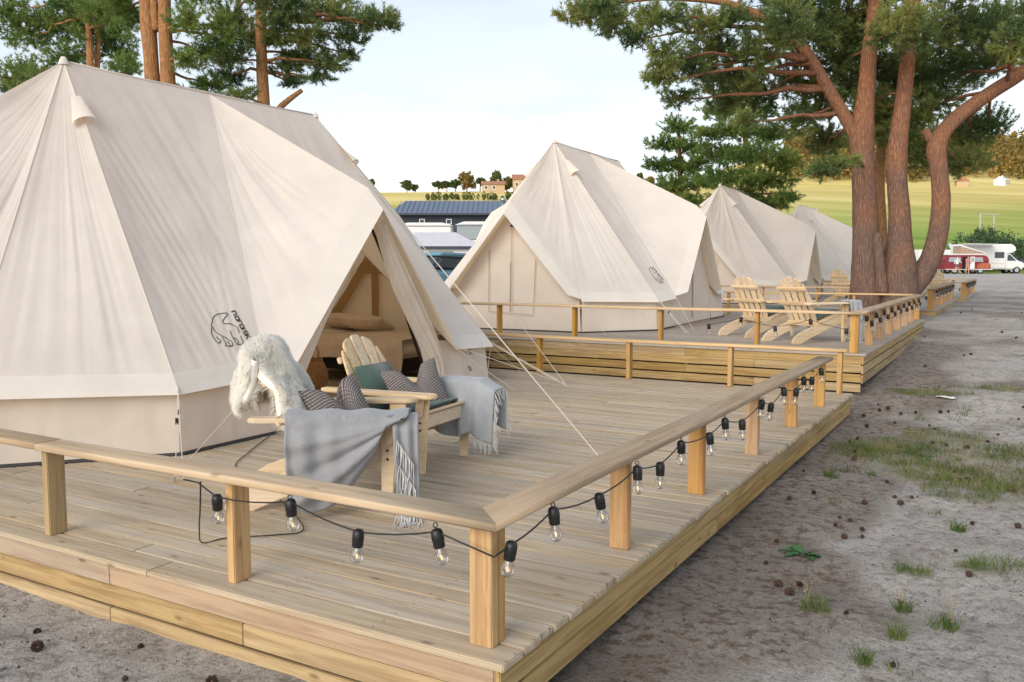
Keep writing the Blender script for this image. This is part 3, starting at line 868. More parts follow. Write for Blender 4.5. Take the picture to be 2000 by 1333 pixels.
def drape(name, inner, outer, parent, amp, k, seed, nt=26, ns=60, mat='canvas_w', depth=0.06):
    """a gathered curtain between two edge curves (lists of points from top to bottom)"""
    def curve(pts, S):
        pts = np.array(pts, float); u = np.linspace(0, 1, len(pts))
        return np.stack([np.interp(S, u, pts[:, i]) for i in range(3)], -1)
    S = np.linspace(0, 1, ns + 1)
    S2 = S
    a, b = curve(inner, S2), curve(outer, S2)
    T = np.linspace(0, 1, nt + 1)
    P = a[:, None] * (1 - T)[None, :, None] + b[:, None] * T[None, :, None]
    ph = T[None, :] * k + 0.4 * n1(S * 3, seed)[:, None]
    w = np.sin(ph * 2 * math.pi) * (0.5 + 0.5 * n1(T * 5, seed + 1)[None, :] ** 2) * amp
    P[..., 0] += w + depth * np.sin(T * math.pi)[None, :]
    return obj(name, grid_mesh(name, P, M[mat]), parent)

drape('door_flap', [(2.14, 0.03, 1.80), (2.13, 0.17, 1.48), (2.13, 0.31, 1.19), (2.12, 0.53, 0.90), (2.10, 0.80, 0.56), (2.08, 0.98, 0.30), (2.07, 1.02, 0.02)],
      [(2.20, 0.10, 1.84), (2.20, 0.33, 1.56), (2.19, 0.58, 1.28), (2.17, 0.82, 1.0), (2.13, 1.08, 0.68), (2.09, 1.26, 0.4), (2.08, 1.30, 0.02)], t1, 0.028, 3.6, 4)
drape('door_flap', [(2.14, -0.05, 1.74), (2.12, -0.24, 1.42), (2.10, -0.42, 1.15), (2.09, -0.60, 0.88), (2.08, -0.78, 0.58), (2.07, -0.92, 0.3), (2.07, -0.98, 0.02)],
      [(2.20, -0.06, 1.80), (2.19, -0.32, 1.46), (2.18, -0.58, 1.16), (2.15, -0.84, 0.86), (2.12, -1.06, 0.62), (2.09, -1.2, 0.34), (2.08, -1.26, 0.02)], t1, 0.02, 2.4, 9, depth=0.03)
# inner webbing on the far side of the tent, seen through the door
for pts_, w_ in (([(-0.33, 3.10, 0.5), (-0.34, 3.12, 1.0), (-0.33, 3.10, 1.40)], 0.13), ([(-0.95, 3.11, 1.34), (-0.33, 3.10, 1.35), (0.62, 3.11, 1.34)], 0.12),
                 ([(-0.10, 3.10, 1.92), (-0.55, 3.10, 1.35), (-1.15, 3.10, 0.6)], 0.15), ([(0.10, 3.10, 1.92), (0.55, 3.10, 1.35), (1.15, 3.10, 0.6)], 0.15)):
    mb = MB(); ribbon(mb, pts_, w_, (0, -1, 0)); mb.build('inner_webbing', M['tan'], t1)
# A-frame pole sleeve behind the open door
mb = MB(); mb.tube([(2.02, -1.16, 0.0), (2.04, -0.62, 1.0), (2.06, 0.0, 1.95), (2.04, 0.62, 1.0), (2.02, 1.16, 0.0)], 0.016, 8)
mb.build('door_frame', M['black'], t1, True)
mb = MB()
mb.tube([(0.25, 1.72, 2.85), (2.6, 0.41, 1.44), (4.95, -0.9, 0.02)], 0.0045, 4)
mb.build('guy_rope', M['rope'], t1)
for a_, b_ in (((2.12, 2.2, 0.5), (3.0, 2.45, 0.02)), ((2.15, 1.36, 0.54), (2.9, 2.6, 0.02)), ((2.0, 3.0, 0.75), (2.9, 2.6, 0.02))):
    mb = MB(); mb.tube([a_, b_], 0.004, 4); mb.build('guy_rope', M['rope'], t1)
# small print on the wall beside the door
mb = MB()
for (y, z) in ((1.72, 0.44), (1.72, 0.25)):
    for k in range(4):
        ribbon(mb, [(2.125, y + 0.02 * k - 0.03, z + 0.03), (2.125, y + 0.015 * k, z - 0.005 * k), (2.125, y + 0.02 * k + 0.01, z - 0.035)], 0.007, (1, 0, 0))
mb.build('small_print', M['ink'], t1)

t2, lp2 = make_tent(-5.67, 12.78, 0.36, 0.05, 'second cream tent in the row, with a zipped gable door facing the nearest deck', False, 40, True)
mb = MB()
for st in LOGO_BEAR:
    ribbon(mb, [lp2(*logo_st(p), 0.008) for p in st], 0.010, lp2.n)
for st in LOGO_TEXT:
    ribbon(mb, [lp2(*logo_st(p), 0.008) for p in st], 0.012, lp2.n)
mb.build('bear_emblem', M['ink'], t2)
t3, _ = make_tent(-5.72, 22.95, 0.42, 0.02, 'third cream tent, behind the chairs of the second deck', False, 26)
t4, _ = make_tent(-5.45, 32.0, 0.42, 0.0, 'farthest cream tent, half hidden by the pine trunk', False, 20)

# ------------------------------------------------------------------ chairs
def piece(poly, y0, y1, name, parent, bevel=0.006, mat='chair'):
    mb = MB(); mb.prism(poly, y0, y1)
    return mb.build(name, M[mat], parent, bevel=bevel)

BK_A = rad(27)
BK0 = Vector((-0.40, 0, 0.235))
def back_pt(u, y, off=0.0):
    """point on the chair back: u metres up the back, y across, off in front of it"""
    d = Vector((-math.sin(BK_A), 0, math.cos(BK_A))); n = Vector((math.cos(BK_A), 0, math.sin(BK_A)))
    return BK0 + d * u + n * off + Vector((0, y, 0))

def make_chair(loc, heading, label, parts=True):
    t = empty('adirondack_chair', loc, heading, label, 'chair', 'slatted wooden deck chairs')
    for s in (-1, 1):
        # front leg, tapering downwards
        piece([(0.055, 0.0), (0.095, 0.525), (-0.01, 0.525), (-0.005, 0.0)], s * 0.305 - 0.014, s * 0.305 + 0.014, 'leg', t)
        # long side stringer that ends in the rear foot
        poly = [(0.045, 0.40), (0.045, 0.27), (-0.30, 0.165), (-0.60, 0.06), (-0.74, 0.0), (-0.90, 0.0), (-0.905, 0.03), (-0.87, 0.09), (-0.78, 0.145), (-0.55, 0.225), (-0.25, 0.315)]
        piece(poly, s * 0.272 - 0.014, s * 0.272 + 0.014, 'stringer', t)
        # arm: broad board with a rounded front
        a = [(-0.74, -0.035), (-0.70, -0.05), (-0.1, -0.07), (0.10, -0.075), (0.14, -0.06), (0.165, -0.03), (0.17, 0.0), (0.165, 0.03), (0.14, 0.06), (0.10, 0.072), (-0.1, 0.06), (-0.70, 0.035), (-0.74, 0.03)]
        mb = MB(); nn = len(a)
        V = [(x, y + s * 0.345, 0.526) for x, y in a] + [(x, y + s * 0.345, 0.553) for x, y in a]
        mb.add(V, [tuple(range(nn)), tuple(range(2 * nn - 1, nn - 1, -1))] + [(i, i + nn, (i + 1) % nn + nn, (i + 1) % nn) for i in range(nn)])
        mb.build('arm', M['chair'], t, bevel=0.006)
        piece([(0.02, 0.525), (0.075, 0.525), (0.06, 0.40), (0.035, 0.38), (0.02, 0.40)], s * 0.345 - 0.012, s * 0.345 + 0.012, 'arm_bracket', t, 0.004)
        for (bx, bz) in ((0.03, 0.35), (0.03, 0.30)):
            mb = MB(); mb.tube([(bx, s * 0.318, bz), (bx, s * 0.323, bz)], 0.008, 8); mb.build('bolt', M['black'], t)
    # seat slats
    for k in range(6):
        u = k / 5
        x = 0.045 - 0.43 * u; z = 0.405 - 0.13 * u
        plank('seat_slat', 0.60, 0.078, 0.020, M['chair'], t, (x, 0, z + 0.008), (0, 0, math.pi / 2), 0.005).rotation_euler = Euler((rad(17) * -1, 0, math.pi / 2), 'XYZ')
    mb = MB(); mb.box((0.052, 0, 0.355), (0.022, 0.57, 0.09)); mb.build('front_apron', M['chair'], t, bevel=0.005)
    # fanned back slats with an arched top
    tops = [0.615, 0.70, 0.73, 0.70, 0.615]
    for k in range(5):
        c0 = (k - 2) * 0.098; c1 = (k - 2) * 0.132
        w0, w1 = 0.037, 0.050
        inn = 0.060 if k in (0, 4) else (0.022 if k in (1, 3) else 0.006)
        side = -1 if k < 2 else (1 if k > 2 else 0)
        T = tops[k]
        ar = lambda y_: 0.735 - 2.1 * y_ * y_ - 9.0 * max(0.0, abs(y_) - 0.22) ** 1.6
        pts = [(-w0, 0.0, 0), (w0, 0.0, 0), (w1, ar(c1 + w1) - 0.006, 1), (w1 * 0.6, ar(c1 + w1 * 0.6) + 0.002, 1), (0.0, ar(c1) + 0.003, 1), (-w1 * 0.6, ar(c1 - w1 * 0.6) + 0.002, 1), (-w1, ar(c1 - w1) - 0.006, 1)]
        V = []
        for off in (0.0, 0.020):
            for (dy, u, top) in pts:
                cy = c0 + (c1 - c0) * (u / 0.745)
                V.append(tuple(back_pt(u, cy + dy, off)))
        n = len(pts)
        mb = MB(); mb.add(V, [tuple(range(n)), tuple(range(2 * n - 1, n - 1, -1))] + [(i, i + n, (i + 1) % n + n, (i + 1) % n) for i in range(n)])
        mb.build('back_slat', M['chair'], t, bevel=0.004)
    # cross rails behind the back
    for (u, w, h, nm) in ((0.34, 0.80, 0.05, 'arm_rail'), (0.565, 0.52, 0.045, 'top_cleat'), (0.03, 0.52, 0.07, 'back_rail')):
        p = back_pt(u, 0, -0.016)
        plank(nm, w, h, 0.028, M['chair'], t, tuple(p), (0, 0, 0), 0.006).rotation_euler = Euler((math.pi / 2 - BK_A * 0 - BK_A, 0, math.pi / 2), 'XYZ')
    return t

H1, H2 = rad(33), rad(5)
C1L, C2L = (-1.75, 1.58, 0.0), (-1.96, 2.44, 0.0)
chair1 = make_chair(C1L, H1, 'front wooden slat chair with the white sheepskin over its back')
chair2 = make_chair(C2L, H2, 'wooden slat chair with bare arched back before the open tent door')
chair3 = make_chair((-0.78, 10.15, 0.36), rad(58), 'right one of the two chairs seen from behind on the second deck')
chair4 = make_chair((-1.62, 10.85, 0.36), rad(60), 'left one of the two chairs seen from behind on the second deck')
chair5 = make_chair((-1.95, 20.6, 0.42), rad(60), 'wooden chair left of the big pine trunk on the third deck')
chair6 = make_chair((-0.55, 28.6, 0.42), rad(75), 'small far chair on the farthest deck, right of the pine')

def xf(loc, h):
    return Matrix.Translation(loc) @ Matrix.Rotation(h, 4, 'Z')

# ------------------------------------------------------------------ textiles
def fabric(name, col, rough=0.95, weave=260, var=0.12, bumps=0.35):
    m, n, l = new_mat(name)
    tc = N(n, 'TexCoord')
    t = N(n, 'TexNoise', Scale=weave, Detail=2.0); l.new(tc.outputs['Object'], t.inputs['Vector'])
    t2 = N(n, 'TexNoise', Scale=9, Detail=4.0); l.new(tc.outputs['Object'], t2.inputs['Vector'])
    r = ramp(n, [(0.3, tuple(c * (1 - var * 2) for c in col)), (0.7, tuple(min(1, c * (1 + var)) for c in col))]); l.new(t.outputs[0], r.inputs[0])
    r2 = ramp(n, [(0.3, (0.9, 0.9, 0.9)), (0.7, (1.08, 1.08, 1.08))]); l.new(t2.outputs[0], r2.inputs[0])
    c = mixc(n, l, r.outputs[0], r2.outputs[0], 1.0, 'MULTIPLY')
    b = N(n, 'BsdfPrincipled', Roughness=rough); b.inputs['Specular IOR Level'].default_value = 0.1
    b.inputs['Sheen Weight'].default_value = 0.25
    l.new(c, b.inputs['Base Color'])
    bp = N(n, 'Bump', Strength=bumps, Distance=0.003); l.new(t.outputs[0], bp.inputs['Height']); l.new(bp.outputs[0], b.inputs['Normal'])
    o = N(n, 'OutputMaterial'); l.new(b.outputs[0], o.inputs[0])
    return m
M['blanket'] = fabric('grey_wool', (0.285, 0.29, 0.305), weave=330)
M['blanket2'] = fabric('pale_grey_wool', (0.36, 0.375, 0.40), weave=330)
M['fringe'] = fabric('fringe_wool', (0.66, 0.66, 0.65), weave=300)
M['green'] = fabric('green_cushion', (0.075, 0.125, 0.105), weave=500, var=0.06)
M['linen'] = fabric('bed_linen', (0.72, 0.60, 0.49), weave=140, var=0.05)
M['fleece'] = simple('fleece', (0.88, 0.85, 0.78), 0.95, noise=0.04, nscale=30)
M['jute'] = fabric('jute_rug', (0.30, 0.17, 0.075), weave=150, var=0.25)

def stripes():
    m, n, l = new_mat('striped_weave')
    tc = N(n, 'TexCoord')
    nz = N(n, 'TexNoise', Scale=60, Detail=2.0); l.new(tc.outputs['UV'], nz.inputs['Vector'])
    sx = N(n, 'SeparateXYZ'); l.new(tc.outputs['UV'], sx.inputs[0])
    ad = N(n, 'Math', operation='MULTIPLY_ADD'); ad.inputs[1].default_value = 0.015; l.new(nz.outputs[0], ad.inputs[0]); l.new(sx.outputs[0], ad.inputs[2])
    mu = N(n, 'Math', operation='MULTIPLY'); mu.inputs[1].default_value = 23.0; l.new(ad.outputs[0], mu.inputs[0])
    fr = N(n, 'Math', operation='FRACT'); l.new(mu.outputs[0], fr.inputs[0])
    r = ramp(n, [(0.0, (0.10, 0.095, 0.11)), (0.26, (0.22, 0.15, 0.11)), (0.46, (0.10, 0.10, 0.12)), (0.68, (0.50, 0.45, 0.40)), (0.90, (0.09, 0.09, 0.11))], 'CONSTANT')
    l.new(fr.outputs[0], r.inputs[0])
    # stitch dashes across the stripes
    my = N(n, 'Math', operation='MULTIPLY'); my.inputs[1].default_value = 62.0; l.new(sx.outputs[1], my.inputs[0])
    sn = N(n, 'Math', operation='SINE'); 
    m6 = N(n, 'Math', operation='MULTIPLY'); m6.inputs[1].default_value = 3.14; l.new(my.outputs[0], m6.inputs[0]); l.new(m6.outputs[0], sn.inputs[0])
    dr = N(n, 'MapRange'); dr.inputs[1].default_value = -0.6; dr.inputs[2].default_value = 0.4; dr.inputs[3].default_value = 0.55; dr.inputs[4].default_value = 1.0
    l.new(sn.outputs[0], dr.inputs[0])
    c = mixc(n, l, r.outputs[0], (0.04, 0.04, 0.05), 0.0)
    iv = N(n, 'Math', operation='SUBTRACT'); iv.inputs[0].default_value = 1.0; l.new(dr.outputs[0], iv.inputs[1]); l.new(iv.outputs[0], c.node.inputs[0])
    b = N(n, 'BsdfPrincipled', Roughness=0.95); b.inputs['Specular IOR Level'].default_value = 0.1
    l.new(c, b.inputs['Base Color'])
    bp = N(n, 'Bump', Strength=0.5, Distance=0.004); l.new(fr.outputs[0], bp.inputs['Height']); l.new(bp.outputs[0], b.inputs['Normal'])
    o = N(n, 'OutputMaterial'); l.new(b.outputs[0], o.inputs[0])
    return m
M['stripes'] = stripes()

def pillow(name, w, h, th, mat, chop=0.0, seed=0, n=26, uvrot=0.0):
    """closed cushion in the local YZ plane, thickness along X; chop folds the top edge into two ears"""
    V = []; UV = []
    for side in (1, -1):
        for i in range(n + 1):
            for j in range(n + 1):
                u = i / n * 2 - 1; v = j / n * 2 - 1
                e = max(0.0, (1 - abs(u) ** 2.6) * (1 - abs(v) ** 2.6)) ** 0.55
                pinch = 1 - 0.10 * (1 - abs(v)) * abs(u) ** 2 - 0
                y = u * w / 2 * (1 - 0.09 * (1 - v * v) * u * u)
                z = v * h / 2 * (1 - 0.09 * (1 - u * u) * v * v)
                if chop:
                    f = math.exp(-(u / 0.30) ** 2) * max(0, (v + 0.6) / 1.6) ** 1.3
                    z -= chop * f
                    e *= 1 - 0.35 * f
                x = side * th / 2 * e * (1 + 0.10 * math.sin(3 * u + 2 * v + seed))
                V.append((x, y, z)); UV.append((i / n, j / n))
    m = (n + 1) ** 2
    F = []
    for s in (0, 1):
        for i in range(n):
            for j in range(n):
                a = s * m + i * (n + 1) + j
                F.append((a, a + 1, a + n + 2, a + n + 1) if s else (a, a + n + 1, a + n + 2, a + 1))
    me = mesh_np(name, V, F, mat, True)
    uvl = me.uv_layers.new(name='UVMap')
    c, s_ = math.cos(uvrot), math.sin(uvrot)
    UV = np.array(UV) - 0.5
    UV = np.stack([UV[:, 0] * c - UV[:, 1] * s_, UV[:, 0] * s_ + UV[:, 1] * c], 1) + 0.5
    li = np.zeros(len(me.loops), dtype=np.int32); me.loops.foreach_get('vertex_index', li)
    uvl.data.foreach_set('uv', UV[li].astype(np.float32).ravel())
    return me

def put(o, loc, h, local, rot=(0, 0, 0)):
    o.matrix_world = xf(loc, h) @ Matrix.Translation(local) @ Euler(rot, 'XYZ').to_matrix().to_4x4()
    return o

# striped pillows leaning on the chair backs
p1 = obj('striped_pillow', pillow('striped_pillow', 0.47, 0.42, 0.18, M['stripes'], 0.16, 1, uvrot=rad(78)))
put(p1, C1L, H1, (-0.27, -0.03, 0.52), (rad(8), rad(-26), rad(-38))); tag(p1, 'dark striped pillow with two ears on the front chair beside the sheepskin', 'pillow', 'striped pillows')
p2 = obj('striped_pillow', pillow('striped_pillow', 0.44, 0.40, 0.16, M['stripes'], 0.14, 2, uvrot=rad(70)))
put(p2, C2L, H2, (-0.20, 0.02, 0.52), (rad(12), rad(-26), rad(-40))); tag(p2, 'dark striped pillow against the green cushion of the rear chair', 'pillow', 'striped pillows')

def pad(name, loc, h, label):
    """green seat cushion folded up against the back"""
    t = empty(name, loc, h, label, 'cushion', 'green chair cushions')
    a = obj('seat_pad', pillow('seat_pad', 0.50, 0.46, 0.07, M['green'], 0, 3, 14), t)
    a.location = (-0.19, 0, 0.385); a.rotation_euler = (0, rad(90 - 16), 0)
    mb = MB(); mb.box((0, 0, 0), (0.045, 0.44, 0.36)); b = mb.build('back_pad', M['green'], t, True, 0.018, seg=3)
    b.location = tuple(back_pt(0.30, 0.0, 0.052)); b.rotation_euler = (0, -BK_A, 0)
    return t
pad('chair_cushion', C2L, H2, 'dark green cushion on the rear chair of the nearest deck')
pad('chair_cushion', C1L, H1, 'green cushion under the grey blanket on the front chair')
pad('chair_cushion', (-0.78, 10.15, 0.36), rad(58), 'green cushion on the right chair of the second deck')
pad('chair_cushion', (-1.62, 10.85, 0.36), rad(60), 'green cushion on the left chair of the second deck')

def blanket_surface(name, path_fn, nu, nv, mat, parent, thick=0.012):
    P = np.zeros((nu + 1, nv + 1, 3))
    for i in range(nu + 1):
        for j in range(nv + 1):
            P[i, j] = path_fn(i / nu, j / nv)
    o = obj(name, grid_mesh(name, P, mat), parent)
    sd = o.modifiers.new('thickness', 'SOLIDIFY'); sd.thickness = thick; sd.offset = 0
    return o

def strands(mb, roots, length, spread, droop_z=None, n=3, r=0.0022, seed=0, dirv=(0, 0, -1)):
    rr = random.Random(seed)
    for p in roots:
        p = Vector(p)
        d = Vector(dirv) + Vector((rr.uniform(-spread, spread), rr.uniform(-spread, spread), rr.uniform(-spread, spread)))
        L = length * rr.uniform(0.75, 1.15)
        pts = [p, p + d * L * 0.5 + Vector((rr.uniform(-.008, .008), rr.uniform(-.008, .008), 0)), p + d * L]
        if droop_z is not None:
            pts = [Vector((q.x, q.y, max(q.z, droop_z))) for q in pts]
        mb.tube(pts, [r, r, r * 0.6], 4)

# front chair: blanket over the near arm, swagged, with a fringed tail at the arm's front
bl = empty('wool_blanket', C1L, H1, 'grey wool blanket swagged over the near arm of the front chair', 'blanket', 'wool blankets')
def b1(u, v):
    x = -0.52 + 0.68 * u
    L = 0.10 + 0.46 * (max(0.0, math.sin(math.pi * min(1.0, (u * 0.80 + 0.30)))) ** 0.8) * (1.0 - 0.30 * u)
    if u > 0.82: L *= 1 - 0.75 * (u - 0.82) / 0.18
    inner = 0.16
    tot = inner + 0.15 + L
    s = v * tot
    fold = 0.5 + 0.5 * math.sin(u * 20 + 1.0)
    if s < inner:      # from the seat side up to the arm
        y = -0.255 + 0.03 * math.sin(u * 9); z = 0.556 - (inner - s) * 0.95
        return (x, y, z + 0.006)
    s -= inner
    if s < 0.15:
        y = -0.265 - s; z = 0.566 + 0.014 * math.sin(math.pi * s / 0.15) + 0.012 * fold
        return (x, y, z)
    s -= 0.15
    q = s / max(L, 1e-3)
    sk = 0.30 * q * (0.40 - u) * (0.45 if u > 0.40 else 0.15)
    rr_ = math.hypot(s, (1.04 - u) * 0.68); ph = math.atan2(s, (1.04 - u) * 0.68)
    f = (1 - abs(math.sin(ph * 7.5 + 0.5 + 1.4 * rr_))) ** 1.2 + 0.25 * math.sin(ph * 31 + 3 * rr_)
    f2 = 0.5 + 0.5 * math.sin(x * 42)
    amp = 0.062 * min(1, rr_ * 3.2) * min(1, s * 9)
    y = -0.435 - amp * (f * min(1, ph * 1.6) + 0.6 * f2 * max(0, 1 - u * 1.6)) - 0.025 * math.sin(q * math.pi)
    return (x + sk, y, 0.566 - s)
blanket_surface('cloth', b1, 90, 50, M['blanket'], bl)
def b1t(u, v):
    w = 0.14 - 0.02 * v
    fold = 0.5 + 0.5 * math.sin(u * 12 + 1)
    x = 0.07 + w * u + 0.03 * v
    y = -0.425 - 0.03 * fold - 0.05 * v
    top = max(0.0, 1 - v * 7)
    return (x, y + 0.07 * top, 0.575 - 0.545 * v)
blanket_surface('tail', b1t, 14, 40, M['blanket'], bl, 0.010)
mb = MB()
strands(mb, [(0.10 + 0.006 * (k % 14) + 0.0008 * k, -0.475 - 0.0012 * k, 0.44 - 0.010 * k) for k in range(40)], 0.12, 0.14, 0.004, r=0.0024, seed=3, dirv=(-0.05, -0.08, -1))
strands(mb, [(0.10 + 0.005 * k, -0.49, 0.035) for k in range(26)], 0.15, 0.18, 0.005, r=0.0026, seed=4, dirv=(0.0, -1.0, -0.5))
tag(mb.build('fringe', M['fringe'], bl), kind='stuff')

# rear chair: pale blanket over the far arm, fringe towards the viewer
b2o = empty('wool_blanket', C2L, H2, 'pale grey fringed blanket hanging over the far arm of the rear chair', 'blanket', 'wool blankets')
def b2(u, v):
    x = -0.16 + 0.46 * u
    A, B = 0.36 + 0.03 * math.sin(u * 7) + 0.06 * u, 0.30
    tot = A + 0.17 + B
    s = v * tot
    fold = 0.5 + 0.5 * math.sin(u * 17 + v * 2)
    dx = max(0.0, x - 0.17)
    sag = -0.55 * dx
    if s < A:
        q = 1 - s / A
        return (x + 0.03 * q * math.sin(u * 6), 0.258 - 0.045 * fold * min(1, q * 2) - 0.03 * q, 0.566 - (A - s) + sag * (1 - q))
    s -= A
    if s < 0.17:
        return (x, 0.262 + s, 0.570 + 0.012 * math.sin(math.pi * s / 0.17) + sag)
    s -= 0.17
    q = s / B
    return (x, 0.436 + 0.03 * fold * min(1, q * 2), 0.566 - s + sag)
blanket_surface('cloth', b2, 60, 56, M['blanket2'], b2o)
mb = MB()
strands(mb, [(0.300, b2(1.0, v)[1] + 0.01, b2(1.0, v)[2]) for v in np.linspace(0.0, 0.98, 60)], 0.085, 0.18, r=0.0024, seed=6, dirv=(0.35, -0.05, -0.9))
strands(mb, [b2(1.0 - 0.012 * k, 0.0) for k in range(20)], 0.08, 0.15, r=0.0024, seed=7)
tag(mb.build('fringe', M['fringe'], b2o), kind='stuff')

# second deck: cloth hanging from the right arm of the right chair
b3o = empty('wool_blanket', (-0.78, 10.15, 0.36), rad(58), 'grey blanket hanging to the boards from the right chair of the second deck', 'blanket', 'wool blankets')
def b3(u, v):
    x = -0.02 + 0.22 * u
    s = v * 0.72
    fold = 0.5 + 0.5 * math.sin(u * 14 + v * 2)
    if s < 0.17: return (x, -0.262 - s, 0.572)
    s -= 0.17
    return (x * (1 - 0.1 * s), -0.44 - 0.03 * fold * min(1, s * 5) - 0.05 * s, 0.566 - s)
blanket_surface('cloth', b3, 30, 40, M['blanket2'], b3o)
mb = MB(); strands(mb, [b3(k / 26, 1.0) for k in range(27)], 0.06, 0.25, 0.004, r=0.003, seed=9, dirv=(0, -0.6, -0.6)); tag(mb.build('fringe', M['fringe'], b3o), kind='stuff')

# white sheepskin over the front chair's back
sk = empty('sheepskin', C1L, H1, 'fluffy white sheepskin thrown over the back of the front chair', 'sheepskin')
def skin_center(s):
    """arc along the chair back: s<0.62 up the front face, then over the top and down behind"""
    if s < 0.50: return back_pt(0.20 + s, 0, 0.06), Vector((math.cos(BK_A), 0, math.sin(BK_A)))
    if s < 0.62:
        a = (s - 0.50) / 0.12 * math.pi
        c = back_pt(0.71, 0, 0.005)
        n = Vector((math.cos(BK_A), 0, math.sin(BK_A))) * math.cos(a) + Vector((-math.sin(BK_A), 0, math.cos(BK_A))) * math.sin(a)
        return c + n * 0.06, n
    q = s - 0.62
    n = Vector((-1, 0, -0.1)).normalized()
    return back_pt(0.71, 0, -0.055) + Vector((-0.05 * math.sin(q * 6), 0, -q * 0.95)), n
rr = np.random.RandomState(5)
SV = []; SN = []
for i in range(61):
    s = i / 60 * 0.92
    c, nrm = skin_center(s)
    w = 0.27 + 0.03 * math.sin(s * 9) + 0.02 * math.sin(s * 23)
    if s > 0.8: w *= 1 - 0.55 * ((s - 0.8) / 0.14) ** 2
    if s < 0.08: w *= 0.75 + 3 * s
    for j in range(29):
        u = j / 28 * 2 - 1
        curl = -0.05 * abs(u) ** 3
        lump = 0.018 * math.sin(s * 21 + u * 5) + 0.015 * math.sin(u * 9 + s * 13)
        p = c + Vector((0, u * w, 0)) + nrm * (0.03 * (1 - u * u) + lump + curl)
        SV.append(tuple(p)); SN.append(tuple(nrm + Vector((0, u * 0.7, 0))))
SVa = np.array(SV).reshape(61, 29, 3); SNa = np.array(SN).reshape(61, 29, 3)
skin = obj('fleece', grid_mesh('fleece', SVa, M['fleece']), sk)
sd = skin.modifiers.new('thickness', 'SOLIDIFY'); sd.thickness = 0.04; sd.offset = -1
# long wool fibres
nf = 110000
fi = rr.rand(nf) * 59.99; fj = rr.rand(nf) * 27.99
i0 = fi.astype(int); j0 = fj.astype(int); a = (fi - i0)[:, None]; b = (fj - j0)[:, None]
root = SVa[i0, j0] * (1 - a) * (1 - b) + SVa[i0 + 1, j0] * a * (1 - b) + SVa[i0, j0 + 1] * (1 - a) * b + SVa[i0 + 1, j0 + 1] * a * b
flip = np.where(rr.rand(nf) < np.where(fi > 38, 0.35, 0.12), -1.0, 1.0)[:, None]
nr = SNa[i0, j0] * flip + rr.randn(nf, 3) * 0.30
root = root - SNa[i0, j0] * np.where(flip < 0, 0.04, 0.0)
clump = 0.75 * np.stack([n2(fi * 0.55, fj * 0.55, 21), n2(fi * 0.55, fj * 0.55, 22), n2(fi * 0.55, fj * 0.55, 23)], 1) * 0.7
nr = nr + clump
nr /= np.linalg.norm(nr, axis=1)[:, None]
ln = (0.036 + 0.026 * rr.rand(nf))[:, None]
mid = root + nr * ln * 0.6
tip = root + nr * ln * 0.9 + np.array([0, 0, -1.0]) * ln * 0.45 + clump * 0.012
sdv = np.cross(nr, rr.randn(nf, 3)); sdv /= np.linalg.norm(sdv, axis=1)[:, None]
w = 0.0011
V = np.stack([root - sdv * w, root + sdv * w, mid + sdv * w * 0.8, mid - sdv * w * 0.8, tip], 1).reshape(-1, 3)
k5 = np.arange(nf)[:, None] * 5
Fq = np.concatenate([k5 + np.array([[0, 1, 2]]), k5 + np.array([[0, 2, 3]]), k5 + np.array([[3, 2, 4]])], 0)
wool = canvas('wool_fibres', (0.99, 0.96, 0.91), 0.5, (0.99, 0.97, 0.93), 0.0)
tag(obj('wool', mesh_np('wool', V, Fq, wool, True), sk), kind='stuff')

# ------------------------------------------------------------------ inside the open tent
bed = empty('bed', (-5.62, 6.12, 0.07), rad(-90), 'low wide bed with rumpled beige bedspread inside the open tent', 'bed')
mb = MB(); mb.box((0, 0, 0.17), (1.4, 2.0, 0.16)); mb.build('frame', M['dark'], bed, bevel=0.01)  # near-black colour stands in for the shade under the bed
mb = MB(); mb.box((0, 0, 0.36), (1.44, 2.1, 0.22)); mb.build('mattress', M['linen'], bed, True, 0.06, seg=3)
def spread(u, v):
    y = -1.10 + 2.2 * u
    s = v * 2.0
    rum = 0.012 * n2(u * 14, v * 9, 31) + 0.02 * n2(u * 5, v * 4, 32)
    if s < 1.45: return (-0.70 + s, y, 0.485 + float(rum))
    q = s - 1.45
    hang = 0.30 + 0.05 * math.sin(u * 9) + 0.10 * max(0, (u - 0.72) / 0.28)
    q = min(q / 0.55, 1) * hang
    return (0.75 + 0.02 * math.sin(u * 31) * min(1, q * 6) + 0.03 * min(1, q * 10), y + 0.02 * math.sin(q * 9), 0.485 - q + float(rum) * 0.5)
blanket_surface('bedspread', spread, 110, 60, M['linen'], bed, 0.008)
for k, y in enumerate((-0.75, -0.2)):
    o = obj('bed_pillow', pillow('bed_pillow', 0.66, 0.46, 0.19, M['linen'], 0, k, 18), bed)
    o.location = (-0.35 + 0.15 * k, y, 0.58); o.rotation_euler = (0, rad(72), rad(12 * k))
rug = MB(); rug.box((0, 0, 0), (1.5, 2.2, 0.014))
rug = rug.build('jute_rug', M['jute'], None, bevel=0.004, loc=(-4.75, 4.2, 0.012)); tag(rug, 'brown jute rug on the floor inside the open tent', 'rug')
bk = empty('basket', (-5.25, 4.70, 0.02), rad(20), 'woven brown basket with a loop handle just inside the tent door', 'basket')
M['wicker'] = fabric('wicker', (0.36, 0.19, 0.075), weave=90, var=0.3, bumps=0.8)
mb = MB()
prof = [(0.001, 0.0), (0.12, 0.0), (0.15, 0.06), (0.16, 0.13), (0.15, 0.22), (0.12, 0.29), (0.10, 0.33), (0.105, 0.345), (0.09, 0.345), (0.11, 0.26), (0.13, 0.12), (0.001, 0.02)]
P2 = []
for (r_, z_), (r2, z2) in zip(prof[:-1], prof[1:]):
    for k in range(3): P2.append((r_ + (r2 - r_) * k / 3 + 0.003 * (k % 2), z_ + (z2 - z_) * k / 3))
